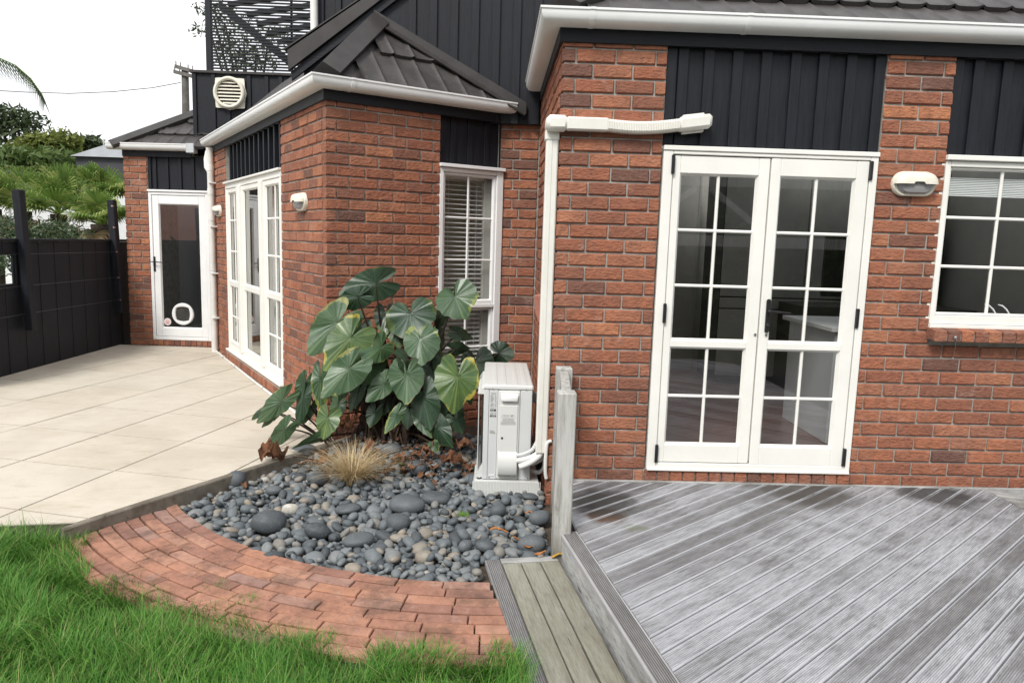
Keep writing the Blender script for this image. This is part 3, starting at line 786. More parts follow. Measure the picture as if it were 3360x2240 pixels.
# ---- kitchen window, right
kw = MB()
for q in ((WL, 2.418, .99, 1.995), (3.72, 3.76, .99, 1.995)): kw.fbox(fA, q[0], q[1], -.08, .008, q[2], q[3], .004)
kw.fbox(fA, 2.4185, 3.7195, -.08, .0075, 1.96, 1.995, .004); kw.fbox(fA, 2.4185, 3.7195, -.08, .0075, .99, 1.045, .004)
kf = kw.build('window_frame', m_white, house)
b = MB(); b.fbox(fA, WL - .006, 3.79, -.03, .03, 1.998, WT, .004); b.build('head_flashing', m_white, kf)
b = MB(); b.fbox(fA, WL - .006, 3.79, -.03, .028, .965, .988, .003); b.build('sill_flashing', m_white, kf)
b = MB(); b.fbox(fA, WL - .02, WL - .001, -.02, -.003, .97, 2.0, .002); b.build('sealant', m_white, kf)
sash(fA, 2.421, 3.717, 1.047, 1.958, 2.428, 3.71, [(1.057, 1.948)], -.004, .03, kf, m_white, .006, (2.768, 3.108, 3.448), (1.655, 1.352), .019)

# ---- narrow window with venetian blind
nw = MB()
for q in ((NS, 1.012, NB, 2.03), (1.535, NE, NB, 2.03)): nw.fbox(fBF, q[0], q[1], -.09, .004, q[2], q[3], .004)
nw.fbox(fBF, 1.0125, 1.5345, -.09, .0035, 1.995, 2.03, .004); nw.fbox(fBF, 1.0125, 1.5345, -.09, .0035, NB, NB + .05, .004); nw.fbox(fBF, 1.0125, 1.5345, -.09, .0035, .838, .87, .004)
nf = nw.build('window_frame', m_whiteb, house)
b = MB(); b.fbox(fBF, NS - .006, NE + .006, -.03, .03, 2.034, NT, .003); b.build('head_flashing', m_whiteb, nf)
b = MB(); b.fbox(fBF, NS - .022, NS - .001, -.02, -.004, .1, 2.03, .002); b.build('sealant', m_whiteb, nf)
sash(fBF, 1.014, 1.533, .872, 1.993, 1.034, 1.513, [(.902, 1.975)], -.012, .03, nf, m_whiteb, .008, (1.268,), (1.619, 1.257), .017)
sash(fBF, 1.014, 1.533, .152, .836, 1.034, 1.513, [(.172, .820)], -.020, .03, nf, m_whiteb, .008, (1.268,), (.482,), .017)
b = MB(); b.lathe(Matrix.Translation(fBF.p(1.052, -.045, .79)) @ fBF.mat(0, 0, 0).to_3x3().to_4x4() @ Matrix.Rotation(R_(90), 4, 'X'), [(.016, 0), (.015, .002)], 16); b.build('sticker', noisy('sticker', (.75, .7, .7), (.7, .25, .22), 90, .5, 0), nf)

# ---- big window in the bay side
lw_ = MB(); lw_.fbox(fBL, LR + .002, LL - .002, -.09, .010, .0, .07, .004)
lw_.fbox(fBL, LR + .002, LL - .002, -.09, .0095, 1.955, 2.012, .004)
for a, e, dd in ((LR + .003, LR + .045, .009), (1.985, 2.085, .030), (2.99, 3.13, .030), (LL - .045, LL - .003, .009)): lw_.fbox(fBL, a, e, -.09, dd, .0705, 1.9545, .005)
lf = lw_.build('window_frame', m_white, house)
b = MB(); b.fbox(fBL, LR - .004, LL + .004, -.03, .036, 2.0125, LT, .004); b.build('head_flashing', m_white, lf)
b = MB(); b.fbox(fBL, LR - .012, LL + .004, -.05, .045, -.004, .0185, .004); b.build('sill_flashing', m_white, lf)
for a, e, vm, hm in ((LR + .046, 1.984, (1.60,), (1.583, 1.218, .428)), (2.086, 2.989, (), ()), (3.131, LL - .046, (3.46,), (1.58, 1.215, .428))):
    sash(fBL, a, e, .071, 1.954, a + .05, e - .05, [(.12, .80), (.86, 1.905)], .0, .04, lf, m_white, .012, vm, hm, .02)

# ---- far door with a pet flap
m_whc = m_whiteb
cf = MB()
for q in ((.3245, .366, 0, 1.99), (1.095, 1.14, 0, 1.99)): cf.fbox(fC, q[0], q[1], -.08, .01, q[2], q[3], .004)
cf.fbox(fC, .3665, 1.0945, -.08, .0095, 1.952, 1.99, .004); cf.fbox(fC, .3665, 1.0945, -.08, .0095, 0, .045, .004)
cfo = cf.build('door_frame', m_whc, house)
b = MB(); b.fbox(fC, .318, 1.146, -.03, .026, 1.993, 2.02, .003); b.build('head_flashing', m_whc, cfo)
dc = opening(fC, 'door', [(.372, .39, .05, .07)], house, m_whc, -.03, -.006)
sash(fC, .370, 1.091, .05, 1.948, .455, 1.006, [(.165, 1.835)], 0, .04, dc, m_whc, .012, (), (), gmat=glass_mat('far_door_glass', (.72, .73, .73), .13))
b = MB(); b.fbox(fC, .364, .392, .001, .010, .93, 1.13, .004); b.build('handle_plate', m_blackmetal, dc)
b = MB(); b.tube([fC.p(.378, .01, 1.06), fC.p(.378, .05, 1.06), fC.p(.39, .055, 1.06), fC.p(.52, .055, 1.055)], .0075, 8); b.tube([fC.p(.378, .05, 1.06), fC.p(.345, .055, 1.06), fC.p(.342, .055, 1.09)], .006, 8); b.build('lever', m_blackmetal, dc, smooth=40)
Mc = Matrix.Translation(fC.p(.735, -.028, .358)) @ fC.mat(0, 0, 0).to_3x3().to_4x4() @ Matrix.Rotation(R_(90), 4, 'X')
def ring(M, ro, ri, h, n=40, rnd=.008, squ=0):
    b = MB(); V = []; F = []
    prof = [(ri, 0), (ri, h), (ri + rnd, h + rnd), (ro - rnd, h + rnd), (ro, h), (ro, 0)]
    for k_ in range(n):
        a = 2 * math.pi * k_ / n
        for i, (r, z) in enumerate(prof):
            if squ and i < 3:
                r = r / max(abs(math.cos(a)), abs(math.sin(a))) ** .5 * .92
            V.append(tuple(M @ Vector((r * math.cos(a), r * math.sin(a), z))))
    m_ = len(prof)
    for k_ in range(n):
        for i in range(m_ - 1):
            F.append((k_ * m_ + i, k_ * m_ + i + 1, ((k_ + 1) % n) * m_ + i + 1, ((k_ + 1) % n) * m_ + i))
    b.add(V, F); return b
ring(Mc, .15, .108, .014, squ=1).build('pet_flap', m_whc, dc, smooth=40)
b = MB(); b.lathe(Mc, [(.108, -.001), (.108, .003)], 24); b.build('flap_door', noisy('smoked_flap', (.05, .05, .048), (.07, .068, .06), 6, .25, 0), dc)
b = MB(); b.lathe(Matrix.Translation(fC.p(.515, -.026, .245)) @ Mc.to_3x3().to_4x4(), [(.05, 0), (.049, .002)], 28); stk = b.build('sticker', noisy('round_sticker', (.78, .74, .74), (.72, .62, .62), 120, .5, 0), dc)
b = MB()
for q, (x, z, w_) in enumerate([(-.012, .022, .018), (.012, .018, .022), (.0, .004, .05), (.0, -.008, .06), (.0, -.019, .045), (0, -.029, .03)]): b.fbox(fC, .515 + x - w_ / 2, .515 + x + w_ / 2, -.0238, -.0232, .245 + z - .0028, .245 + z + .0028, .0001)
b.build('print', M_('sticker_print', (.62, .16, .15), .6), dc)
# ================================================================== gutters, fascias, roofs
GP = [(.022, -.078), (.095, -.078), (.118, -.070), (.134, -.052), (.140, -.03), (.141, -.010), (.148, -.008), (.148, .004), (.135, .004), (.132, -.008), (.126, -.04), (.10, -.066), (.03, -.068), (.03, 0), (.022, 0)]
FP = [(0.0, -.0), (.0205, -.0), (.0205, -.155), (0, -.155)]
def gutter(path, ns, ztop, fasc=True):
    b = MB(); b.sweep(path, ns, GP, ztop); gt = b.build('gutter', m_gutter, house, smooth=35)
    if fasc:
        b = MB(); b.sweep(path, ns, FP, ztop - .002); b.build('fascia', m_blackh, house)
    return gt
P2 = lambda fr, s, d=0: fr.p(s, d, 0)[:2]
gA = gutter([(4.4, 0), (0, 0), (0, 1.82)], [(0, -1), (-1, 0)], 2.760)
gB = gutter([P2(fBL, 4.66), (BC.x, BC.y), P2(fBF, 1.635)], [-U2, -W2], 2.604)
gC = gutter([P2(fC, -.0), P2(fC, .93)], [fC.n], 2.562)
b = MB(); b.sweep([P2(fC, -.155), P2(fC, .001)], [fC.n], GP, 2.562); b.build('gutter', m_gutter, house, smooth=35)
for fr, s, zt in ((fA, .14, 2.760), (fA, 1.05, 2.760), (fBF, .16, 2.604)):      # joint brackets
    b = MB(); b.sweep([P2(fr, s), P2(fr, s + .03)], [fr.n], [(d + (.003 if d > .1 else 0), z - (.003 if z < -.05 else -.001)) for d, z in GP], zt); b.build('gutter_joint', m_gutter, house, smooth=35)
b = MB(); b.fbox(fC, .925, 1.03, .035, .15, 2.455 + .04, 2.575 + .04, .004); b.build('rain_head', noisy('grey_plastic', (.52, .54, .57), (.46, .48, .5), 6, .5, .0004), house)

PW_, CO = .181, .335
def pan_mesh():
    n = 9; V = []; F = []; b = MB(); n = 12; us = [0, .035, .07, .11, .2, .35, .5, .65, .8, .89, .93, .965, 1.0]
    for u_ in us:
        e_ = abs(2 * u_ - 1); prof = .010 * max(0, (e_ - .72) / .28) + .004 * e_ ** 3; sag = .030 * (1 - e_ ** 2.4)
        for y, z in ((0, .022 - sag), (0, .032), (.014, .034), (CO + .03, .0)):
            V.append((u_ * PW_, y, z + prof))
    for i in range(n):
        for j in range(3): F.append((i * 4 + j, (i + 1) * 4 + j, (i + 1) * 4 + j + 1, i * 4 + j + 1))
    b.add(V, F); me = b.mesh('roof_tile', recalc=False); me.shade_smooth(); me.set_sharp_from_angle(angle=R_(40)); me.materials.append(m_rooft); return me
PM = pan_mesh()
def roof(name, P0, e, up, srange, t0, rows, smax, sheet, first=None, mg=0):
    P0 = Vector(P0); e = Vector(e).normalized(); up = Vector(up).normalized(); n = e.cross(up)
    if n.z < 0: n = -n
    b = MB(); b.add([tuple(Vector(p) - n * .006) for p in sheet], [tuple(range(len(sheet)))]); rf = b.build(name, m_rooft, house, recalc=False)
    right = e.cross(up).z > 0
    for r in range(rows):
        t = t0 + r * CO + ((first - CO) if first and r else 0); i = 0; ly = first / CO if first and r == 0 else 1
        while i * PW_ < smax:
            s0 = i * PW_; i += 1
            lo, hi = srange(max(t, 0) + CO * (.35 if r == 0 else .12)); lo = srange(max(t, 0) + CO * ly * .8)[0] + mg * .4
            a, c_ = max(s0, lo), min(s0 + PW_, hi)
            if c_ - a < .045: continue
            p = P0 + e * (a if right else c_) + up * t
            X = e if right else -e
            M = Matrix(((X.x, up.x, n.x, p.x), (X.y, up.y, n.y, p.y), (X.z, up.z, n.z, p.z), (0, 0, 0, 1))) @ Matrix.Diagonal(((c_ - a) / PW_, ly, 1, 1))
            link('roof_tile', PM, rf, M=M)
    return rf
def cap(p, q, n1, n2, w, name, parent):
    "two-winged ridge cap from p to q"
    p, q = Vector(p), Vector(q); ax = (q - p).normalized(); b = MB(); V = []
    n1, n2 = Vector(n1).normalized(), Vector(n2).normalized()
    d1 = ax.cross(n1); d2 = ax.cross(n2)
    if d1.dot(n2) > 0: d1 = -d1
    if d2.dot(n1) > 0: d2 = -d2
    nm = (n1 + n2).normalized()
    d1, d2 = -d1, -d2
    if (p + d1).dot(nm) > p.dot(nm): d1 = -d1
    if (p + d2).dot(nm) > p.dot(nm): d2 = -d2
    for c_ in (p, q):
        V += [tuple(c_ + d1 * w + n1 * .012), tuple(c_ + d1 * w + n1 * .062), tuple(c_ + nm * .085), tuple(c_ + d2 * w + n2 * .062), tuple(c_ + d2 * w + n2 * .012)]
    b.add(V, [(i, i + 1, i + 6, i + 5) for i in range(4)] + [(0, 1, 2, 3, 4), (5, 6, 7, 8, 9)])
    return b.build(name, m_rooffl, parent, recalc=True)
cs, sn_ = .8192, .5736
# right wing
nA = Vector((0, -sn_, cs)); nAl = Vector((-sn_, 0, cs)); cA = Vector((-.10, -.10, 2.728))
rA = roof('roof', cA, (1, 0, 0), (0, cs, sn_), lambda t: (t * cs, 5), .01, 4, 4.3, [cA, (4.4, -.10, 2.728), (4.4, 1.6, 3.918), (1.6, 1.6, 3.918)])
b = MB(); b.add([(1.65, 1.605, 3.92), (4.4, 1.605, 3.92), (4.4, 2.4, 4.478), (1.65, 2.4, 4.478)], [(0, 1, 2, 3)]); b.build('added_skylight', m_glass, house, recalc=False)  # unseen roof glazing, added to let daylight into the kitchen
b = MB(); b.add([tuple(cA), (-.115, 2.0, 2.748), (1.4, 2.0, 3.81), (2.6, 2.6, 4.65)], [(0, 1, 2, 3)]); b.build('roof_side', m_rooft, house, recalc=False)
cap(cA + Vector((.09, .09, .063)), cA + Vector((1.6, 1.6, 1.6 * .7)), nA, nAl, .12, 'hip_cap', rA)
# bay: front triangle and side slope
E0 = BC - U2 * .095 - W2 * .095 + Vector((0, 0, 2.556)); AP = Vector((-1.415, 2.02, 3.255))
v_ = AP - E0; upF = (v_ - U2 * v_.dot(U2)); tF = upF.length; upF.normalize(); sF = v_.dot(U2); nF = U2.cross(upF)
ER = E0 + U2 * 1.80
rF = roof('roof', E0, U2, upF, lambda t: (sF * t / tF + .02, 1.80 + (sF - 1.80) * t / tF - .02), .02, 3, 1.9, [E0, ER, AP], .435, .06)
upL = (v_ - W2 * v_.dot(W2)); tL = upL.length; upL.normalize(); sL = v_.dot(W2); nL = W2.cross(upL); nL = nL if nL.z > 0 else -nL
El = E0 + W2 * 4.75
rL = roof('roof', E0, W2, upL, lambda t: (sL * t / tL + .30, 4.7), .02, 1, 4.75, [E0, AP, AP + W2 * 3.1, El])
cap(E0.lerp(AP, .13), AP, nF, nL, .105, 'hip_cap', rF)
# flashing where the triangle meets the black wall
nB_ = Vector((0, -1, 0)); axr = (ER - AP).normalized(); dr = nF.cross(axr); dr = dr if dr.y < 0 else -dr
for nm, pts, dv in (('wall_flashing', [AP - axr * .03 + nF * .02, AP - axr * .03 + dr * .13 + nF * .045, ER + axr * .05 + dr * .12 + nF * .045, ER + axr * .05 + nF * .02], nF * .012), ('wall_upstand', [AP + Vector((-.02, -.065, -.02)), ER + Vector((.04, -.065, -.02)), ER + Vector((.04, -.065, .06)), AP + Vector((-.02, -.065, .07))], Vector((0, .02, 0)))):
    b = MB(); b.ext(pts, dv); b.build(nm, m_rooffl, rF)
# far wing
cC = Vector((-5.42, 5.41, 2.512)); eC = fC.su; upC = Vector((-fC.n.x * cs, -fC.n.y * cs, sn_))
rC = roof('roof', cC, eC, upC, lambda t: (t * cs, 1.6), .0, 5, 1.7, [cC, cC + eC * 1.5, cC + eC * 1.5 + upC * 1.6, cC + eC * 1.31 + upC * 1.6])
b = MB(); b.add([tuple(cC), tuple(cC + Vector((.05, 2.6, 0))), tuple(cC + eC * 1.31 + upC * 1.6)], [(0, 1, 2)]); b.build('roof_side', m_rooft, house, recalc=False)
cap(cC, cC + eC * 1.31 + upC * 1.6, upC.cross(eC) * -1, Vector((-sn_, 0, cs)), .10, 'hip_cap', rC)

# ---- upper black wall over the recess, its sloping barge board
r3 = lambda x, y, d: at(600 + x / 1.8816, y / 1.8816, d)
YB = 1.985
q0, q1 = r3(645, 310, YB - .05), r3(1110, -5, YB - .05); r0, r1_ = r3(650, 435, YB - .05), r3(1225, -5, YB - .05)
def ex(p, q, x): t = (x - p.x) / (q.x - p.x); return Vector((x, p.y, p.z + (q.z - p.z) * t))
poly = [(-2.05, 2.62), (-1.75, 2.441), (.9, 2.441), (.9, 5.2), (ex(r0, r1_, -.05).x, ex(r0, r1_, -.05).z), (r0.x + .12, ex(r0, r1_, r0.x + .12).z)]
b = MB(); b.ext([(x, YB + .022, z) for x, z in poly], (0, .06, 0)); uw = b.build('upper_wall', m_black, house)
for i in range(-5, 6):
    x0 = -.256 + .1785 * i; x1 = x0 + .061; zt0, zt1 = min(5.1, ex(r0, r1_, x0).z + .03), min(5.1, ex(r0, r1_, x1).z + .03)
    zb0 = 2.441
    b = MB(); b.ext([(x0, YB - .002, zb0), (x1, YB - .002, zb0), (x1, YB - .002, zt1), (x0, YB - .002, zt0)], (0, .026, 0)); b.build('batten', m_black, uw)
b = MB(); e1_, e2_ = ex(q0, q1, .2), ex(r0, r1_, .2)
b.ext([q0, r0, e2_, e1_], (0, .045, 0)); b.build('barge_board', m_rooffl, house)
b = MB(); dn = Vector((0, 0, -.075)); b.ext([r0 + Vector((.02, .03, 0)), r0 + Vector((.02, .03, 0)) + dn, e2_ + Vector((0, .03, 0)) + dn, e2_ + Vector((0, .03, 0))], (0, .03, 0)); b.build('under_barge', m_blackh, house)
b = MB(); b.ext([q0 + Vector((-.03, .0, .012)), q0 + Vector((-.03, .0, .0)), e1_, e1_ + Vector((0, 0, .012))], (0, 1.6, 0)); b.build('verge', m_rooffl, house)

# upper storey set back behind it, white downpipe at its corner
xa = r3(838, 0, 3.5).x
b = MB(); b.box(xa, 1.2, 3.5, 3.6, 2.6, 6.0); uw2 = b.build('upper_wall', m_black, house)
for i in range(4):
    b = MB(); b.cbox(xa + .0 + i * .178, xa + .06 + i * .178, 3.475, 3.502, 2.6, 6.0); b.build('batten', m_black, uw2)
xp_ = r3(812, 0, 3.42).x
b = MB(); b.tube([(xp_, 3.42, 2.8), (xp_ - .012, 3.42, 5.5)], .038, 14); b.build('downpipe', m_pvc, house, smooth=40)

# ---- low balcony wall with the round vent
YV = 5.62
b = MB(); b.box(-4.43, -1.6, YV, YV + .14, 2.2, 3.52); vw = b.build('balcony_wall', m_black, house)
for x in (-4.43, -4.18, -3.985, -3.80 + .09, -3.476, -3.292, -3.1, -2.92):
    b = MB(); b.cbox(x, x + .052, YV - .022, YV + .001, 2.2, 3.515, .003); b.build('batten', m_black, vw)
b = MB(); b.cbox(-4.46, -1.6, YV - .04, YV + .17, 3.521, 3.556, .004); b.build('coping', m_rooffl, vw)
b = MB(); bl = at(642, 448, YV - .03); b.cbox(bl.x - .005, bl.x + .30, YV - .035, YV - .023, bl.z - .14, bl.z + .01, .002); b.build('base_flashing', m_rooffl, vw)
VM = Matrix.Translation((-3.927, YV - .023, 3.273)) @ Matrix.Rotation(R_(90), 4, 'X')
vent = thing('round_vent', 'round cream louvred vent on the black balcony wall', 'vent', (-3.927, YV, 3.273))
b = MB(); pr = []
for k_ in range(40):
    a = 2 * math.pi * k_ / 40; r = .212 / max(abs(math.cos(a)), abs(math.sin(a))) * (1 - .10 * abs(math.sin(2 * a)) ** 1.5) if True else 0
    r = min(r, .262); r *= 1 + .02 * math.cos(8 * a); pr.append(tuple(VM @ Vector((r * math.cos(a), r * math.sin(a), 0))))
b.ext(pr, (0, -.015, 0)); b.build('flange', m_cream, vent)
ring(VM @ Matrix.Translation((0, 0, .014)), .205, .160, .05, 40, .015).build('collar', m_cream, vent, smooth=40)
b = MB(); b.lathe(VM @ Matrix.Translation((0, 0, .0145)), [(.163, 0), (.163, .003)], 32); b.build('void', m_dark, vent)
for i in range(7):
    z = -.13 + i * .0435; hw = math.sqrt(max(.0, .158 ** 2 - z * z))
    if hw < .04: continue
    b = MB(); b.mbox(Matrix.Translation((-3.927, YV - .06, 3.273 + z)) @ Matrix.Rotation(R_(38), 4, 'X'), -hw, hw, -.02, .02, -.0045, .0045, .002); b.build('louvre', m_cream, vent)

# ---- slatted screen over the balcony wall
ps = MB(); ps.cbox(-4.345, -4.268, 5.88, 5.95, 3.55, 5.6, .004); scr = ps.build('privacy_screen', m_black, house)
for x in (-3.21, -2.86):
    b = MB(); b.cbox(x, x + .028, 5.905, 5.94, 3.55, 5.6, .003); b.build('screen_post', m_black, scr)
for i in range(44):
    z = 3.60 + i * .0395
    b = MB(); b.cbox(-4.29, -2.83, 5.885, 5.903, z, z + .0215, .002); b.build('slat', m_black, scr)
# stair and rafters of the balcony seen through the slats
r1 = lambda x, y, d: at(x * 1120 / 2342, y * 1120 / 2342, d)
def beam(p, q, h, w, name, parent, mat=m_black):
    p, q = Vector(p), Vector(q); b = MB(); up_ = Vector((0, 0, h)); b.ext([p, q, q + up_, p + up_], (0, w, 0)); return b.build(name, mat, parent)
beam(r1(1500, 60, 7), r1(2000, 470, 7), .13, .05, 'stair_stringer', house)
for i, (a, c_) in enumerate([((1690, 110), (2160, 40)), ((1760, 175), (2160, 110)), ((1830, 240), (2160, 180)), ((1900, 300), (2160, 250)), ((1560, 40), (2160, -40))]):
    beam(r1(*a, 7.4), r1(*c_, 7.4), .06, .1, 'rafter', house)

# ---- rainwater pipes
dp = thing('downpipe', 'white round downpipe in the corner beside the far glazed door', 'downpipe', (-4.05, 5.1, ZP))
pb = Vector(fBL.p(4.50, .055, 0)); 
b = MB(); b.tube([(pb.x, pb.y, ZP), (pb.x, pb.y, 2.44), (pb.x, pb.y, 2.50)], [.041, .041, .05], 18); b.build('pipe', m_pvc, dp, smooth=40)
for z in (.33, .98, 1.62, 1.95, 2.25):
    b = MB(); b.tube([(pb.x, pb.y, z - .035), (pb.x, pb.y, z + .035)], .045, 18); b.build('collar', m_pvc, dp, smooth=40)
for z in (.32, .90, 1.50, 2.05):
    b = MB(); p_ = pb + U2 * .0; b.fbox(fBL, 4.42, 4.47, .0, .085, z, z + .018, .003); b.build('clip', m_pvc, dp)
b = MB(); b.tube([(pb.x, pb.y, 2.20), (pb.x - .045, pb.y + .02, 2.26), (pb.x - .05, pb.y + .03, 2.36), (pb.x - .03, pb.y + .04, 2.46)], .04, 14); b.build('branch', m_pvc, dp, smooth=40)
bp_ = thing('skirting_pipe', 'thin white pipe clipped along the foot of the bay wall', 'pipe', (-2.6, 3, ZP))
b = MB(); b.tube([fBL.p(4.46, .045, -.115), fBL.p(2.2, .072, -.112), fBL.p(.25, .072, -.112)], .0125, 10); b.build('pipe', m_pvc, bp_, smooth=40)
for s in (.6, 1.2, 1.8, 2.5, 3.2, 3.9):
    b = MB(); d = .072 if s < 2.3 else .06; b.tube([fBL.p(s - .008, d, -.113), fBL.p(s + .008, d, -.113)], .0155, 10); b.build('clip', m_silver, bp_)

# ================================================================== rooms behind the glass
m_inwall = noisy('room_wall', (.45, .44, .41), (.40, .39, .37), 2, .8, 0)
m_cup = noisy('cupboard_paint', (.50, .50, .48), (.45, .45, .43), 3, .45, 0)
m_fl = M_('room_floor', (.12, .05, .03), .3); g = G(m_fl); pz = g.pos((1, 1, 1), rot=(0, 0, R_(-30)))
wv = g.n('ShaderNodeTexWave'); wv.inputs['Scale'].default_value = 3.2; wv.inputs['Distortion'].default_value = .1; wv.bands_direction = 'Y'; g.l(pz, wv.inputs['Vector'])
g.col(g.mix(g.fr(g.noise(g.pos((3, 30, 1), rot=(0, 0, R_(-30))), 1.2, 5), .3, .7), g.mix(g.fr(wv.outputs['Fac'], .0, .06), (.03, .015, .01), (.17, .066, .036)), (.10, .042, .026)))
b = MB(); b.add([(.03, .08, .02), (4.4, .08, .02), (4.4, 4.4, .02), (.03, 4.4, .02)], [(0, 1, 2, 3)]); b.build('room_floor', m_fl, house, recalc=False)
b = MB(); b.add([(.03, .08, 2.55), (4.4, .08, 2.55), (4.4, 1.1, 2.55), (.03, 1.1, 2.55)], [(0, 1, 2, 3)])  # ceiling stops short, an added opening for daylight from above
for q in (((.06, .08), (.06, 4.4)), ((1.42, 4.4), (4.4, 4.4)), ((4.4, .08), (4.4, 4.4))): b.add([(*q[0], 0), (*q[1], 0), (*q[1], 2.6), (*q[0], 2.6)], [(0, 1, 2, 3)])  # back wall left open at its unseen end to admit daylight
b.build('room_shell', m_inwall, house, recalc=False)
cup = thing('kitchen_cupboard', 'tall pale grey kitchen cupboards seen through the French doors', 'cupboard', (2.8, 3.2, 0))
b = MB(); b.box(1.98, 4.3, 2.98, 3.6, .02, 2.45); b.build('carcass', M_('cupboard_gap', (.04, .04, .04), .8), cup)
for i, x in enumerate((1.985, 2.42, 2.855, 3.29, 3.725)):
    for z0, z1 in ((.10, .80), (.815, .92), (.935, 1.04), (1.055, 2.4)):
        b = MB(); b.cbox(x + .003, x + .429, 2.955, 2.98, z0, z1, .004); b.build('cupboard_door', m_cup, cup)
        if z0 > .9 and z1 < 1.1 or z0 > .8 and z1 < .93:
            b = MB(); b.lathe(Matrix.Translation((x + (.38 if i % 2 == 0 else .05), 2.955, (z0 + z1) / 2)) @ Matrix.Rotation(R_(90), 4, 'X'), [(.006, 0), (.006, .015), (.014, .02), (.01, .03)], 10); b.build('knob', m_silver, cup, smooth=50)
cp2 = thing('room_dresser', 'pale panelled cupboard end behind the left French door', 'cupboard', (1.2, 3.9, 0))
b = MB(); b.cbox(1.44, 1.95, 3.75, 4.3, .02, 2.4); b.build('body', m_cup, cp2)
for x in (1.46,):
    b = MB(); b.cbox(x, x + .46, 3.73, 3.749, .1, 2.3); b.build('cupboard_door', m_cup, cp2)
isl = thing('kitchen_island', 'white kitchen bench end just inside the right French door', 'bench', (2.6, .9, 0))
b = MB(); b.cbox(2.105, 3.5, .64, 1.45, .02, .845); b.build('body', noisy('island_white', (.66, .69, .72), (.62, .65, .68), 2, .4, 0), isl)
b = MB(); b.cbox(2.06, 3.55, .6, 1.5, .85, .885); b.build('worktop', m_whiteb, isl)
ov = thing('kitchen_bench', 'dark kitchen bench with oven under the small-paned window', 'bench', (3.2, 2.6, 0))
b = MB(); b.cbox(2.6, 4.3, 2.35, 2.95, .03, .9); b.build('body', M_('bench_dark', (.06, .055, .05), .4), ov)
b = MB(); b.cbox(2.75, 3.35, 2.30, 2.348, 1.0, 1.6); b.build('oven', M_('oven_black', (.02, .02, .02), .2), ov)
tap = thing('dish_rack', 'shiny curved wire ends just inside the right window', 'rack', (2.85, .12, 1.05))
for dx in (0, .09):
    b = MB(); b.tube([(2.80 + dx, .10, 1.115), (2.83 + dx, .10, 1.108), (2.86 + dx, .10, 1.085), (2.885 + dx, .10, 1.05)], [.002, .005, .0055, .005], 8); b.build('wire', m_whiteb, tap, smooth=60)
# rolled-up blind in the kitchen window
kb2 = thing('raised_blind', 'white venetian blind pulled up at the top of the right window', 'blind', (3, .07, 1.9))
for i in range(11):
    b = MB(); b.cbox(2.43, 3.70, .055, .085, 1.79 + i * .0105, 1.797 + i * .0105, .001); b.build('blind_slat', m_whiteb, kb2)
# bay rooms
m_tile = noisy('cream_floor', (.56, .53, .46), (.50, .47, .40), 2, .35, 0)
inF = [P2(fBF, .1, -.1), P2(fBF, 1.62, -.1), (0, 2.2), (0, 5.5), (-4.1, 5.4), P2(fBL, 4.9, -.1)]
b = MB(); b.add([(x, y, .015) for x, y in inF], [tuple(range(6))]); b.add([(x, y, 2.43) for x, y in inF], [tuple(range(6))])
b.add([(0, 2.2, 0), (0, 5.5, 0), (0, 5.5, 2.43), (0, 2.2, 2.43)], [(0, 1, 2, 3)]); b.add([(0, 5.5, 0), (-4.1, 5.4, 0), (-4.1, 5.4, 2.43), (0, 5.5, 2.43)], [(0, 1, 2, 3)])
b.build('room_shell', m_tile, house, recalc=False)
b = MB(); b.add([fC.p(.05, -.12, .0), fC.p(1.2, -.12, .0), fC.p(1.2, -2.4, .0), fC.p(.05, -2.4, .0), fC.p(.05, -.12, 2.43), fC.p(1.2, -.12, 2.43), fC.p(1.2, -2.4, 2.43), fC.p(.05, -2.4, 2.43)], [(0, 1, 2, 3), (1, 2, 6, 5), (2, 3, 7, 6), (3, 0, 4, 7)]); b.build('room_shell', noisy('hall_wall', (.5, .5, .5), (.45, .45, .45), 2, .8, 0), house, recalc=False)  # no ceiling here, left open so daylight reaches the hall
cu = thing('curtain', 'pale curtain hanging behind the tall bay window', 'curtain', (-2.4, 3.5, 0)); b = MB(); V = []; F = []
for i in range(40):
    t_ = 2.05 + i * .012; dd = -.22 - .025 * math.sin(i * 1.1); V += [fBL.p(t_, dd, .04), fBL.p(t_, dd, 1.95)]
F = [(2 * i, 2 * i + 2, 2 * i + 3, 2 * i + 1) for i in range(39)]; b.add(V, F); b.build('fabric', M_('curtain_fabric', (.62, .64, .64), .9), cu, smooth=180, recalc=False)
vb = thing('venetian_blind', 'white venetian blind half open in the narrow bay window', 'blind', tuple(fBF.p(1.27, -.13, .2)))
for i in range(44):
    z = .20 + i * .0405
    b = MB(); mm = fBF.mat(1.255, -.14, z) @ Matrix.Rotation(R_(18), 4, 'X'); b.mbox(mm, -.212, .212, -.0185, .0185, -.0012, .0012, .0004); b.build('blind_slat', m_whiteb, vb)
for s in (1.12, 1.33, 1.40):
    b = MB(); b.tube([fBF.p(s, -.12, .2), fBF.p(s, -.12, 1.97)], .0016, 5); b.build('cord', m_whiteb, vb)
b = MB(); b.fbox(fBF, 1.03, 1.47, -.165, -.115, 1.95, 1.99); b.build('head_rail', m_whiteb, vb)
b = MB(); b.fbox(fBF, 1.47, 1.60, -.30, -.10, .1, 2.0); b.build('reveal', m_inwall, house)
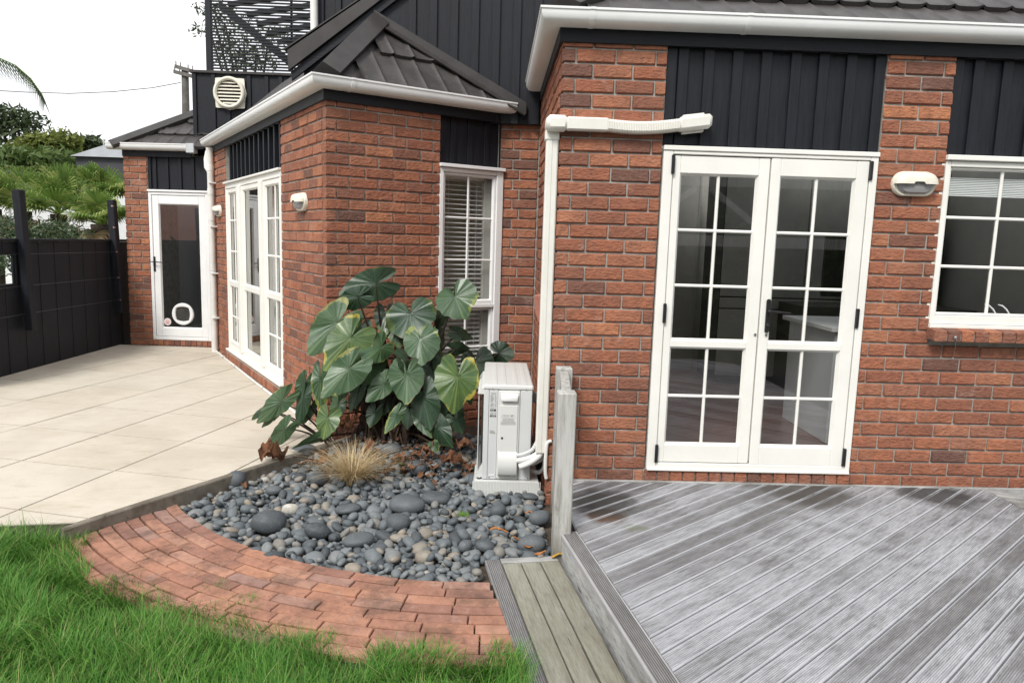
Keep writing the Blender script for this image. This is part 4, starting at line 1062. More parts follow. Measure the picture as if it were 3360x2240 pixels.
# ================================================================== fence
XF = -5.475
fen = thing('boundary_fence', 'black vertical board fence with wire strands at the left of the patio', 'fence', (XF, 4.2, ZP))
y = 5.90; k_ = 0
while y > 2.2:
    wdt = .148; y0 = y - wdt
    hole = 2.95 < y0 + .07 < 3.42
    zz = [(-.2, 1.27)] if not hole else [(-.2, .80), (1.165, 1.27)]
    for a, e in zz:
        b = MB(); dx = .0 if k_ % 2 else .005; b.cbox(XF - .02 - dx, XF - dx, y0 + .001, y - .001, a, e, .0025); b.build('board', m_black, fen)
    y -= wdt; k_ += 1
b = MB(); b.cbox(XF - .05, XF + .022, 2.2, 5.90, 1.272, 1.305, .004); b.build('top_rail', m_black, fen)
for z0, z1 in ((1.135, 1.165), (.80, .83)):
    b = MB(); b.cbox(XF - .03, XF + .006, 2.95, 3.43, z0, z1, .003); b.build('opening_trim', m_black, fen)
b = MB(); b.cbox(XF - .035, XF + .008, 3.405, 3.435, .83, 1.135, .003); b.build('opening_trim', m_black, fen)
def wpost(yc, name='wire_post'):
    b = MB(); b.cpts(lambda x, yy, z: (XF + .035 + x - .0 - (z - .3) * .035, yy, z), (0, yc - .05, .32), (.085, yc + .05, 1.82), .005); b.build(name, m_black, fen)
wpost(3.50); wpost(5.41)
m_wire = M_('steel_wire', (.22, .225, .23), .35, .5, .9)
for z in (.50, .80, 1.14, 1.46, 1.74):
    xw = XF + .055 - (z - .3) * .035
    b = MB(); b.tube([(xw, 2.2, z - .02), (xw, 3.5, z), (xw + .02, 5.41, z)], .0017, 6); b.build('wire', m_wire, fen)
    b = MB(); b.tube([(xw + .06, 5.37, z), (xw + .06, 5.33, z)], .012, 8); b.build('wire_clip', m_silver, fen)

# ================================================================== air conditioner and its pipes
m_acw = noisy('appliance_white', (.66, .67, .655), (.62, .63, .615), 3, .42, 0)
m_acg = noisy('appliance_grey', (.60, .615, .62), (.57, .585, .59), 3, .4, 0)
m_print = M_('print_grey', (.16, .16, .16), .6); m_printb = M_('print_black', (.02, .02, .02), .6)
ac = thing('heat_pump_unit', 'white outdoor heat pump unit standing end-on beside the brick corner', 'heat pump', (-.26, .5, -.13))
X0, X1, Y0, Y1, Z0, Z1 = -.418, -.103, .105, 1.0, -.125, .492
b = MB(); b.cbox(X0 + .004, X1, Y0 + .012, Y1, Z0, Z1 - .012, .01); b.build('cabinet', m_acw, ac, smooth=30)
b = MB(); b.cbox(X0 - .004, X1 + .006, Y0 - .004, Y1 + .006, Z1 - .018, Z1 + .014, .008); lid = b.build('lid', m_acw, ac, smooth=30)
for x in (-.345, -.285, -.21, -.15):
    b = MB(); b.cbox(x - .012, x + .012, Y0 + .02, Y1 - .03, Z1 + .0145, Z1 + .0175, .0012); b.build('rib', m_acw, lid)
for x, e, nm, mt in ((X0, -.384, 'corner_post', m_acg), (-.3825, -.3265, 'label_panel', m_acg), (-.1805, X1 - .001, 'rear_panel', m_acg)):
    b = MB(); b.cbox(x + .0005, e, Y0, Y0 + .014, Z0 + .002, Z1 - .02, .003); b.build(nm, mt, ac)
b = MB(); b.cbox(-.3255, -.1815, Y0 - .004, Y0 + .016, Z0 + .004, Z1 - .022, .006); sp = b.build('service_panel', m_acw, ac, smooth=30)
b = MB(); b.cpts(lambda x, yy, z: (-.2515 + x * (1 - .10 * (1 - z / .05)), Y0 - .004 - yy * (1 - .45 * z / .05), .405 + z), (-.058, 0, 0), (.058, .028, .048), .004); b.build('grip', m_whiteb, sp, smooth=40)
b = MB(); b.cbox(-.312, -.195, Y0 - .012, Y0 - .003, .06, .375, .004); b.build('raised_field', m_acw, sp, smooth=30)
b = MB(); V = []
prof = [(.07, 0), (.06, .018), (.045, .034), (-.02, .042), (-.075, .040), (-.088, .028), (-.092, 0)]
b.ext([(-.316, Y0 - .004 - d, z + .0) for z, d in prof], (.122, 0, 0)); b.build('valve_cover', m_acw, sp, smooth=50)
b = MB(); b.lathe(Matrix.Translation((-.293, Y0 - .0125, .158)) @ Matrix.Rotation(R_(90), 4, 'X'), [(.0075, 0), (.0075, .0015)], 14); b.build('hole', m_printb, sp)
for x, z in ((-.372, -.108), (-.118, -.112), (-.362, .482), (-.145, .482)):
    b = MB(); b.lathe(Matrix.Translation((x, Y0 - .005, z)) @ Matrix.Rotation(R_(90), 4, 'X'), [(.0045, 0), (.003, .003)], 8); b.build('screw', m_silver, ac)
b = MB(); b.cbox(-.372, -.338, Y0 - .0035, Y0 + .001, -.098, -.092, .001); b.build('vent_slot', m_whiteb, ac)
# fan guard on the left face
for i in range(46):
    z = -.10 + i * .0122
    b = MB() if i == 0 else b; b.cbox(X0 - .034, X0 - .030, Y0 + .02, Y1 - .30, z, z + .004, .0008)
for i in range(17):
    yy = Y0 + .02 + i * .035; b.cbox(X0 - .033, X0 - .029, yy, yy + .004, -.10, .455, .0008)
b.build('fan_guard', m_acw, ac)
b = MB(); b.cbox(X0 - .012, X0 + .002, Y0 + .03, Y1 - .3, -.10, .46, .002); b.build('fan_recess', M_('fan_dark', (.03, .03, .03), .8), ac)
b = MB(); b.cpts(lambda x, yy, z: (X0 - .036 * (1 if z < .47 else .3) - x, yy, z), (0, Y0 + .01, .440), (-.036, Y1 - .28, .485), .003); b.build('guard_hood', m_acw, ac)
b = MB(); b.ext([(X0, Y0 + .012, -.02), (X0 - .042, Y0 + .012, -.105), (X0 - .042, Y0 + .012, -.115), (X0, Y0 + .012, -.115)], (0, .6, 0)); b.build('guard_foot', m_acw, ac)
def text(s, x, z, size, y, parent, mat, nm='lettering', bold=False):
    cu_ = bpy.data.curves.new(nm, 'FONT'); cu_.body = s; cu_.size = size; cu_.offset = size * (.03 if bold else .004)
    o = bpy.data.objects.new(nm, cu_); col.objects.link(o); bpy.context.view_layer.update()
    me = bpy.data.meshes.new_from_object(o.evaluated_get(bpy.context.evaluated_depsgraph_get())); bpy.data.objects.remove(o); bpy.data.curves.remove(cu_)
    me.materials.clear(); me.materials.append(mat)
    return link(nm, me, parent, M=Matrix.Translation((x, y, z)) @ Matrix.Rotation(R_(90), 4, 'X'))
yt = Y0 - .0012
text('Panasonic', -.370, .448, .0078, yt, ac, m_printb, bold=True)
b = MB()
rr = random.Random(4)
for i in range(22):
    z = .438 - i * .0062
    if i in (8, 13, 18): continue
    b.cbox(-.374, -.374 + rr.uniform(.014, .024), yt - .0004, yt, z, z + .0016, .0001); b.cbox(-.346, -.346 + rr.uniform(.006, .013), yt - .0004, yt, z, z + .0016, .0001)
for i in range(4): b.cbox(-.374, -.372 + rr.uniform(.02, .036), yt - .0004, yt, .185 + i * .006, .1865 + i * .006, .0001)
b.build('label_print', m_print, ac)
b = MB(); b.cbox(-.374, -.338, yt - .0005, yt, .334, .3445, .0001); b.cbox(-.376, -.336, yt - .0005, yt, .296, .3045, .0001); b.build('label_bar', m_printb, ac)
text('R32', -.367, .3358, .0095, yt - .0009, ac, m_whiteb, bold=True); text('WARNING', -.3665, .2978, .0056, yt - .0009, ac, m_whiteb)
ys = Y0 - .0128
text('67', -.2385, .303, .0145, ys, ac, m_printb, bold=True); text('OUTDOOR SOUND', -.296, .3085, .0062, ys, ac, m_print); text('POWER LEVEL', -.291, .301, .0062, ys, ac, m_print); text('dB', -.219, .3085, .005, ys, ac, m_print)
b = MB(); b.cbox(-.306, -.205, ys - .0004, ys, .2955, .2962, .0001)
for i, w_ in enumerate((.07, .078, .074, .08, .09, .1, .098, .096)): b.cbox(-.256 - w_ / 2, -.256 + w_ / 2, ys - .0004, ys, .2875 - i * .0056, .2887 - i * .0056 , .0001)
b.build('energy_print', m_print, ac)
pad = thing('mounting_plinth', 'grey ribbed plastic plinth under the heat pump among the pebbles', 'plinth', (-.25, .4, -.24))
b = MB(); b.ext([(-.487, .07, -.235), (-.468, .085, -.128), (-.048, .085, -.128), (-.024, .07, -.235)], (0, .34, 0)); b.build('block', m_acw, pad)
for i in range(46):
    x = -.478 + i * .0098; b = MB() if i == 0 else b
    b.cpts(lambda x_, yy, z: (x_, .0665 + yy + (z + .235) * .14, z), (x, -.002, -.232), (x + .0045, .004, -.131), .001)
b.build('ribs', m_acw, pad)
b = MB(); b.lathe(Matrix.Translation((-.438, .12, -.127)), [(.014, 0), (.012, .012)], 6); b.build('bolt', m_silver, pad)

duct = thing('pipe_cover_duct', 'cream plastic pipe cover running up the brick corner and across to the black panel', 'pipe cover', (-.04, 0, .1))
b = MB(); b.cbox(-.078, -.004, -.004, .072, .085, 2.08, .008); b.build('upright', m_duct, duct, smooth=30)
b = MB(); b.cbox(-.0425, -.0405, -.0052, -.003, .085, 2.06, .0005); b.build('seam', M_('seam_grey', (.4, .4, .38), .6), duct)
b = MB(); b.cbox(-.086, .0, -.009, .078, 2.035, 2.10, .008); b.build('sleeve', m_duct, duct, smooth=30)
b = MB(); b.cbox(-.087, .045, -.082, .074, 2.085, 2.177, .022); b.build('elbow', m_duct, duct, smooth=40)
b = MB(); b.cbox(.035, .285, -.074, -.002, 2.092, 2.168, .008); b.build('trunk', m_duct, duct, smooth=30)
b = MB(); V = []; F = []; n_ = 86; prf = [(-.002, -.036), (-.06, -.036), (-.074, -.022), (-.074, .022), (-.06, .036), (-.002, .036)]
for i in range(n_):
    t_ = i / (n_ - 1); x = .28 + .43 * t_; zc = 2.130 - .012 * math.sin(t_ * math.pi) + .016 * t_ ** 2; k2 = 1.0 if i % 2 else .93
    V += [(x, yy * k2, zc + zz * k2) for yy, zz in prf]
for i in range(n_ - 1):
    for j in range(6): F.append((i * 6 + j, i * 6 + (j + 1) % 6, (i + 1) * 6 + (j + 1) % 6, (i + 1) * 6 + j))
b.add(V, F); b.build('flexible_section', m_duct, duct)
b = MB(); b.cpts(lambda x, yy, z: (x, yy, z + 2.146 + (x - .7) * .14), (.70, -.078, -.042), (.905, -.002, .042), .018); b.build('end_cap', m_duct, duct, smooth=40)
b = MB(); b.cpts(lambda x, yy, z: (x, yy, z + 2.146 + (x - .7) * .14), (.735, -.03, -.056), (.865, -.001, .056), .004); b.build('flange', m_duct, duct)

def hose(pts, r, name, label, mat=m_pvc, rib=False):
    P_ = [Vector(p) for p in pts]; out_ = []
    for i in range(len(P_) - 1):
        p0, p1, p2, p3 = P_[max(i - 1, 0)], P_[i], P_[i + 1], P_[min(i + 2, len(P_) - 1)]
        for k2 in range(10):
            t_ = k2 / 10; out_.append(.5 * ((2 * p1) + (p2 - p0) * t_ + (2 * p0 - 5 * p1 + 4 * p2 - p3) * t_ ** 2 + (3 * p1 - p0 - 3 * p2 + p3) * t_ ** 3))
    out_.append(P_[-1]); b = MB(); rad = [r * (1 if (i % 2 or not rib) else .86) for i in range(len(out_))]
    b.tube(out_, rad, 12); return tag(b.build(name, mat, smooth=60 if not rib else 0), label, 'hose')
hose([(-.196, .06, .055), (-.155, .05, .065), (-.10, .03, .10), (-.066, .03, .16)], .0135, 'ribbed_conduit', 'thin ribbed grey conduit rising from the heat pump to the pipe cover', m_acg, True)
hose([(-.190, .05, .022), (-.12, .03, .045), (-.07, .03, .075), (-.05, .03, .10)], .017, 'insulated_pipe', 'upper white insulated pipe between the heat pump and the pipe cover')
hose([(-.175, .03, -.012), (-.12, .02, .015), (-.06, .02, .06), (-.03, .03, .10)], .020, 'insulated_pipe', 'cut white insulated pipe end below the upper one beside the heat pump')
hose([(-.14, .07, -.005), (-.08, .05, .01), (-.02, .05, .05), (-.012, .05, .09)], .015, 'ribbed_hose', 'grey ribbed hose curling under the white insulated pipes', m_acg, True)
hose([(-.10, .20, -.09), (-.04, .15, -.085), (-.012, .08, -.02), (-.02, .04, .06)], .013, 'drain_hose', 'grey drain hose looping from the heat pump foot to the corner', m_acg)
hose([(.02, -.012, .175), (-.004, -.016, .165), (-.012, -.018, .12), (-.012, -.018, -.02), (-.004, -.016, -.07)], .012, 'drain_pipe', 'thin white pipe hooked out of the brick corner by the post')
b = MB(); b.cbox(-.098, -.05, .25, .30, .36, .43, .004); tag(b.build('isolator_box', noisy('isolator_grey', (.33, .34, .36), (.3, .31, .33), 5, .5, 0)), 'small grey isolator box behind the heat pump by the pipe cover', 'switch')

# ================================================================== wall lights
m_lens = M_('lens', (.35, .35, .36), .18, .6); G(m_lens).b.inputs['Transmission Weight'].default_value = .15
def lamp(fr, s, z, label, w=.272, h=.150, dep=.085):
    t = thing('wall_light', label, 'wall light', fr.p(s, 0, z), 'bulkhead wall lights')
    n_ = 36
    def oval(k2, e=1.0):
        pts = []
        for i in range(n_):
            a = 2 * math.pi * i / n_; hw, hh = w / 2 * e, h / 2 * e; st = hw - hh
            cx = st if math.cos(a) > 0 else -st; pts.append((cx + hh * math.cos(a), hh * math.sin(a)))
        return pts
    def solid(layers, name, mat):
        b = MB(); V = []; F = []
        for pts, d in layers: V += [fr.p(s + x, d, z + zz) for x, zz in pts]
        for k2 in range(len(layers) - 1):
            for i in range(n_): F.append((k2 * n_ + i, k2 * n_ + (i + 1) % n_, (k2 + 1) * n_ + (i + 1) % n_, (k2 + 1) * n_ + i))
        F.append(tuple((len(layers) - 1) * n_ + i for i in range(n_))); b.add(V, F); return b.build(name, mat, t, smooth=40)
    solid([(oval(1), .001), (oval(1), .026), (oval(1, .95), .034)], 'base', m_cream)
    o9, o7, o4 = oval(1, .86), oval(1, .70), oval(1, .4)
    solid([(o9, .030), (o7, .058), (o4, .066)], 'lens', m_lens)
    b = MB(); V = []; F = []      # eyelid over the upper half
    cols = [i for i in range(n_ // 2 + 1)]
    st = w / 2 - h / 2
    for k2, (e, d) in enumerate(((.96, .034), (.93, .060), (.80, dep - .008), (.55, dep), (.2, dep + .002))):
        for i in cols:
            a = math.pi * i / (n_ // 2); hh = h / 2 * e; cx = (st if math.cos(a) > 0 else -st) * (1 if e > .5 else 1)
            if abs(math.cos(a)) < 1e-6: cx = 0
            V.append(fr.p(s + cx * min(1, e + .12) + hh * math.cos(a), d, z - .004 + hh * math.sin(a) * (1 if e > .6 else .9)))
    m2 = len(cols)
    for k2 in range(4):
        for i in range(m2 - 1): F.append((k2 * m2 + i, k2 * m2 + i + 1, (k2 + 1) * m2 + i + 1, (k2 + 1) * m2 + i))
    b.add(V, F); b.build('hood', m_cream, t, smooth=50)
    b = MB(); b.lathe(Matrix.Translation(fr.p(s - w / 2 + .014, .035, z)) @ fr.mat(0, 0, 0).to_3x3().to_4x4() @ Matrix.Rotation(R_(90), 4, 'X'), [(.004, 0), (.004, .001)], 8); b.build('screw', m_printb, t)
lamp(fA, 2.188, 1.848, 'oval cream bulkhead light on the brick pier between French doors and right window')
lamp(fBL, .60, 1.705, 'cream bulkhead light near the brick corner of the bay, right of the tall window')
lamp(fBL, 4.22, 1.705, 'cream bulkhead light beside the white downpipe, left of the tall window', w=.25, h=.14)

# wire hooks
def whook(p, label, L_=.12):
    t = thing('wall_hook', label, 'hook', p, 'wire hooks on the brickwork'); x, y, z = p
    b = MB(); b.lathe(Matrix.Translation((x, y, z)) @ Matrix.Rotation(R_(90), 4, 'X'), [(.011, 0), (.011, .004), (.005, .006), (.005, .014)], 14); b.build('rose', m_silver, t)
    b = MB(); b.tube([(x, y - .014, z), (x - .001, y - .016, z - .02), (x - .004, y - .016, z - L_), (x - .008, y - .014, z - L_ - .008), (x - .014, y - .014, z - L_ - .002)], .0018, 6); b.build('wire', m_silver, t)
whook((.104, 0, .905), 'small wire hook on the brick pier left of the French doors')
whook((2.50, -.10, .915), 'small wire hook hanging from the brick window sill')
b_ = fBL.p(4.06, 0, 1.0); t = thing('wall_hook', 'small wire hook by the far window edge near the downpipe', 'hook', b_, 'wire hooks on the brickwork')
b = MB(); b.tube([fBL.p(4.06, .0, 1.0), fBL.p(4.06, .03, 1.0), fBL.p(4.06, .03, .88), fBL.p(4.06, .02, .87)], .0025, 6); b.build('wire', m_silver, t)

# ================================================================== stones and pebbles
m_pebj = M_('river_pebbles', (.12, .14, .15), .62, .4); g = G(m_pebj)
PEB = [(0, (.05, .058, .066)), (.16, (.082, .095, .105)), (.42, (.125, .144, .156)), (.62, (.165, .182, .192)), (.80, (.20, .21, .208)), (.90, (.22, .205, .18)), (.955, (.29, .25, .20)), (.985, (.22, .20, .17)), (1, (.5, .48, .44))]
def peb(m, rnd):
    g = G(m); c = g.ramp(rnd(g), PEB); p = g.pos(); c = g.mix(g.math('MULTIPLY', g.fr(g.noise(p, 30, 5, .6), .45, .7), .35), c, (.05, .055, .06))
    c = g.mix(g.math('MULTIPLY', g.fr(g.noise(p, 190, 3, .6), .62, .72), .5), c, (.32, .34, .35)); g.col(c); g.bump(g.noise(p, 120, 4), .0012, .6)
peb(m_pebj, lambda g: g.irand())
m_stone = M_('river_stone', (.08, .09, .1), .6, .4); g = G(m_stone); p = g.pos()
c = g.ramp(g.orand(), [(0, (.050, .058, .066)), (.5, (.078, .090, .100)), (1, (.105, .118, .128))]); c = g.mix(g.math('MULTIPLY', g.fr(g.noise(p, 12, 5, .6), .45, .7), .5), c, (.13, .14, .145))
c = g.mix(g.math('MULTIPLY', g.fr(g.noise(p, 150, 3, .6), .62, .7), .55), c, (.33, .35, .36)); g.col(c); g.bump(g.noise(p, 60, 5), .002, .7)
bm_ = bmesh.new(); bmesh.ops.create_icosphere(bm_, subdivisions=2, radius=1); ICO_V = np.array([v.co[:] for v in bm_.verts]); ICO_F = np.array([[v.index for v in f.verts] for f in bm_.faces]); bm_.free()
bm_ = bmesh.new(); bmesh.ops.create_icosphere(bm_, subdivisions=3, radius=1); IC3_V = np.array([v.co[:] for v in bm_.verts]); IC3_F = np.array([[v.index for v in f.verts] for f in bm_.faces]); bm_.free()
def pebble_verts(V, a, b_, c_, seed, rz, tilt):
    r = np.random.default_rng(seed); d = V.copy()
    for k2 in range(3):
        ax = r.normal(size=3); ax /= np.linalg.norm(ax); d = d * (1 + (.13 / (k2 + 1)) * np.sin(d @ ax * (1.3 + k2 * 1.1) + r.uniform(0, 6)))[:, None]
    d = np.sign(d) * np.abs(d) ** .92
    d *= np.array([a, b_, c_]); ca, sa = math.cos(tilt), math.sin(tilt)
    d = d @ np.array([[ca, 0, -sa], [0, 1, 0], [sa, 0, ca]]); ca, sa = math.cos(rz), math.sin(rz)
    return d @ np.array([[ca, sa, 0], [-sa, ca, 0], [0, 0, 1]])
STN = [(-2.25, .05, .092, .41, .2, 'long flat dark river stone leaning on the kerb at the left end'), (-2.05, .15, .075, .72, .1, 'upright pointed grey river stone beside the kerb'), (-1.74, .72, .095, .48, -.2, 'smooth dark river stone next to a brown dead leaf at the kerb'),
       (-1.60, -.57, .090, .72, .15, 'largest dark grey boulder near the brick path'), (-1.32, -.62, .083, .50, -.15, 'angular dark stone right of the largest boulder'), (-.88, -.22, .108, .52, -.15, 'broad rounded grey boulder right of the dry grass tuft'),
       (-.89, -.50, .062, .80, .1, 'egg-shaped grey stone below the broad rounded boulder'), (-.71, -.08, .085, .46, 0, 'flattened dark stone right of the broad rounded boulder'), (-1.07, -.73, .083, .38, .05, 'low flat grey stone in front of the egg-shaped one'),
       (-1.51, .19, .076, .62, .6, 'tall grey stone left of the dry grass tuft'), (-1.74, 0, .050, .6, .2, 'small round grey stone left of the tall stone'), (-1.21, -.27, .083, .34, .1, 'low dark stone in front of the dry grass tuft'),
       (-1.10, .70, .075, .6, .1, 'dark stone behind the dry grass tuft under the big leaves'), (-.87, .40, .068, .75, -.4, 'tilted dark stone under the big leaves'), (-1.56, -.30, .044, .72, .3, 'rough white stone behind the largest boulder'),
       (-.31, -.27, .052, .8, .2, 'oval grey stone below the heat pump plinth'), (-.06, -.38, .062, .72, .2, 'speckled grey stone against the timber post'), (-.13, -.76, .074, .60, 0, 'big round grey stone at the corner of step and post'),
       (-.45, -.49, .050, .5, .1, 'dark flat stone left of centre before the step'), (-.38, -.77, .052, .58, 0, 'blue-grey stone just behind the timber step'), (-.49, -.78, .038, .75, .5, 'split-faced grey stone at the left end of the step'), (-.10, .03, .052, .38, .1, 'dark stone pushed against the plinth corner')]
for i, (x, y, r, hr_, rz, lab) in enumerate(STN):
    V = pebble_verts(IC3_V, r, r * .8, r * hr_ * 1.0, 500 + i, rz, random.uniform(-.15, .15)); cz = bedz(x, y) + r * hr_ * .75 + .018
    mt = m_stone if i != 14 else noisy('white_stone', (.55, .53, .48), (.4, .38, .33), 40, .9, .004)
    tag(npmesh('river_stone', V + np.array([x, y, cz]), [IC3_F], mt), lab, 'stone')
grid = {}
def ok(x, y, r, k2):
    c_ = .1; ix, iy = int(math.floor(x / c_)), int(math.floor(y / c_))
    for a in (-1, 0, 1):
        for e in (-1, 0, 1):
            for (px, py, pr) in grid.get((ix + a, iy + e), ()):
                if (px - x) ** 2 + (py - y) ** 2 < ((pr + r) * k2) ** 2: return False
    grid.setdefault((ix, iy), []).append((x, y, r)); return True
def inbed(x, y, m=.0):
    p_ = Vector((x, y))
    if (p_ - k0 - kn * .066).dot(kn) < m * .8: return False
    if (p_ - PC).length > R0 - m * .3: return False
    if (Vector((x, y, 0)) - BC).dot(-W2) < .05: return False
    if y > 0 and x > -.02: return False
    if y <= 0 and x > -.045 + max(0, (-y - .8)) * .0: return False
    if x > -.42 and y < -.915 + .155 * (x + .38) + m: return False
    if -.48 < x < -.03 and .08 < y < .5: return False
    return y < 2.0
for x, y, r, *_ in STN:
    n2 = 5
    for a in range(n2):
        grid.setdefault((int(math.floor(x / .1)), int(math.floor(y / .1))), []).append((x, y, r * .66))
PB = []
rp_ = random.Random(21)
for r_lo, r_hi, tries, k2 in ((.038, .052, 700, .92), (.026, .037, 4500, .88), (.017, .025, 15000, .86), (.011, .016, 26000, .86)):
    for _ in range(tries):
        x = rp_.uniform(-2.5, .0); y = rp_.uniform(-1.22, 1.3)
        r = rp_.uniform(r_lo, r_hi)
        if y > .55 and r < .017: continue
        if inbed(x, y, r) and ok(x, y, r * .93, k2): PB.append((x, y, r, 0))
grid.clear()
for _ in range(3000):     # a second, loose layer
    x = rp_.uniform(-2.45, .0); y = rp_.uniform(-1.2, .75); r = rp_.uniform(.014, .034)
    if inbed(x, y, r + .02) and ok(x, y, r, 1.25) and all((x - s_[0]) ** 2 + (y - s_[1]) ** 2 > (s_[2] * .9 + r * .6) ** 2 for s_ in STN): PB.append((x, y, r, 1))
VV = []; FF = []
for i, (x, y, r, lay_) in enumerate(PB):
    fl = rp_.uniform(.48, .8); el = rp_.uniform(1.0, 1.35)
    v = pebble_verts(ICO_V, r * el, r * rp_.uniform(.78, 1), r * fl, i, rp_.uniform(0, 6.3), rp_.uniform(-.45, .45) * (1 + lay_))
    VV.append(v + np.array([x, y, bedz(x, y) + r * .35 + rp_.uniform(0, .008) + lay_ * .026])); FF.append(ICO_F + i * len(ICO_V))
o = npmesh('river_pebbles', np.concatenate(VV), [np.concatenate(FF)], m_pebj, kind='stuff')
tag(o, 'bed of rounded grey river pebbles between brick path and house', 'pebbles')
# ================================================================== elephant-ear plant
def leaf_mat(name, dark, mid, pale, edge, ew):
    m = M_(name, mid, .42, .45); g = G(m)
    uv = g.n('ShaderNodeUVMap'); sx = g.n('ShaderNodeSeparateXYZ'); g.l(uv.outputs[0], sx.inputs[0]); rho, th_ = sx.outputs['X'], sx.outputs['Y']
    p = g.pos(); n1 = g.noise(p, 9, 4); n2 = g.noise(p, 26, 5, .65)
    c = g.mix(g.fr(n1, .35, .68), dark, mid)
    v = g.math('ABSOLUTE', g.math('SINE', g.math('MULTIPLY', th_, math.pi * 17))); vein = g.fr(v, .16, .0)
    c = g.mix(g.math('MULTIPLY', g.fr(v, .55, .0), .28), c, pale)
    c = g.mix(g.math('MULTIPLY', vein, .38), c, pale)
    mid_ = g.fr(g.math('ABSOLUTE', g.math('SUBTRACT', th_, .5)), .012, .003); c = g.mix(g.math('MULTIPLY', mid_, .6), c, (pale[0] * 1.3, pale[1] * 1.3, pale[2] * 1.2))
    lowf = g.noise(p, 3.6, 2); ew2 = g.math('MULTIPLY', g.math('SUBTRACT', lowf, .56), 1.7); e = g.fr(g.math('ADD', g.math('ADD', rho, ew2), g.math('MULTIPLY', g.math('SUBTRACT', n2, .5), .5)), 1.0 - ew, 1.0 - ew * .35)
    c = g.mix(g.math('MULTIPLY', e, .85), c, edge)
    b2 = g.fr(g.math('ADD', rho, g.math('MULTIPLY', g.math('SUBTRACT', n2, .5), .32)), .99, 1.04); c = g.mix(b2, c, (.12, .05, .025))
    g.col(c); g.bump(g.math('ADD', g.math('MULTIPLY', v, .6), n2), .004, .8)
    g.b.inputs['Coat Weight'].default_value = .35; g.b.inputs['Coat Roughness'].default_value = .28
    tr = g.n('ShaderNodeBsdfTranslucent'); tr.inputs[0].default_value = (pale[0] * .9, pale[1], pale[2] * .5, 1)
    ms = g.n('ShaderNodeMixShader'); ms.inputs[0].default_value = .12; o = [n for n in g.nt.nodes if n.type == 'OUTPUT_MATERIAL'][0]
    g.l(g.b.outputs[0], ms.inputs[1]); g.l(tr.outputs[0], ms.inputs[2]); g.l(ms.outputs[0], o.inputs[0])
    return m
LM = [leaf_mat('leaf_dark', (.020, .048, .026), (.030, .066, .034), (.06, .11, .06), (.07, .11, .03), .04),
      leaf_mat('leaf_mid', (.036, .082, .036), (.055, .110, .046), (.10, .165, .08), (.20, .24, .05), .05),
      leaf_mat('leaf_pale', (.055, .108, .056), (.082, .142, .072), (.14, .21, .115), (.28, .28, .09), .05),
      leaf_mat('leaf_yellowing', (.050, .105, .034), (.092, .155, .042), (.19, .245, .065), (.44, .38, .07), .14)]
m_stem = noisy('purple_stem', (.018, .011, .012), (.035, .024, .016), 20, .4, .0005)
plant = thing('elephant_ear_plant', 'big-leaved elephant ear plant with yellowing edges growing against the bay', 'plant', (-1.15, 1.0, -.2))
TA = [(0, 1.0), (7, .89), (16, .80), (30, .72), (50, .665), (70, .635), (90, .62), (110, .625), (130, .655), (146, .67), (157, .62), (166, .46), (174, .18), (180, .06)]
def rad_(d): return float(np.interp(abs(d), [a for a, _ in TA], [r for _, r in TA]))
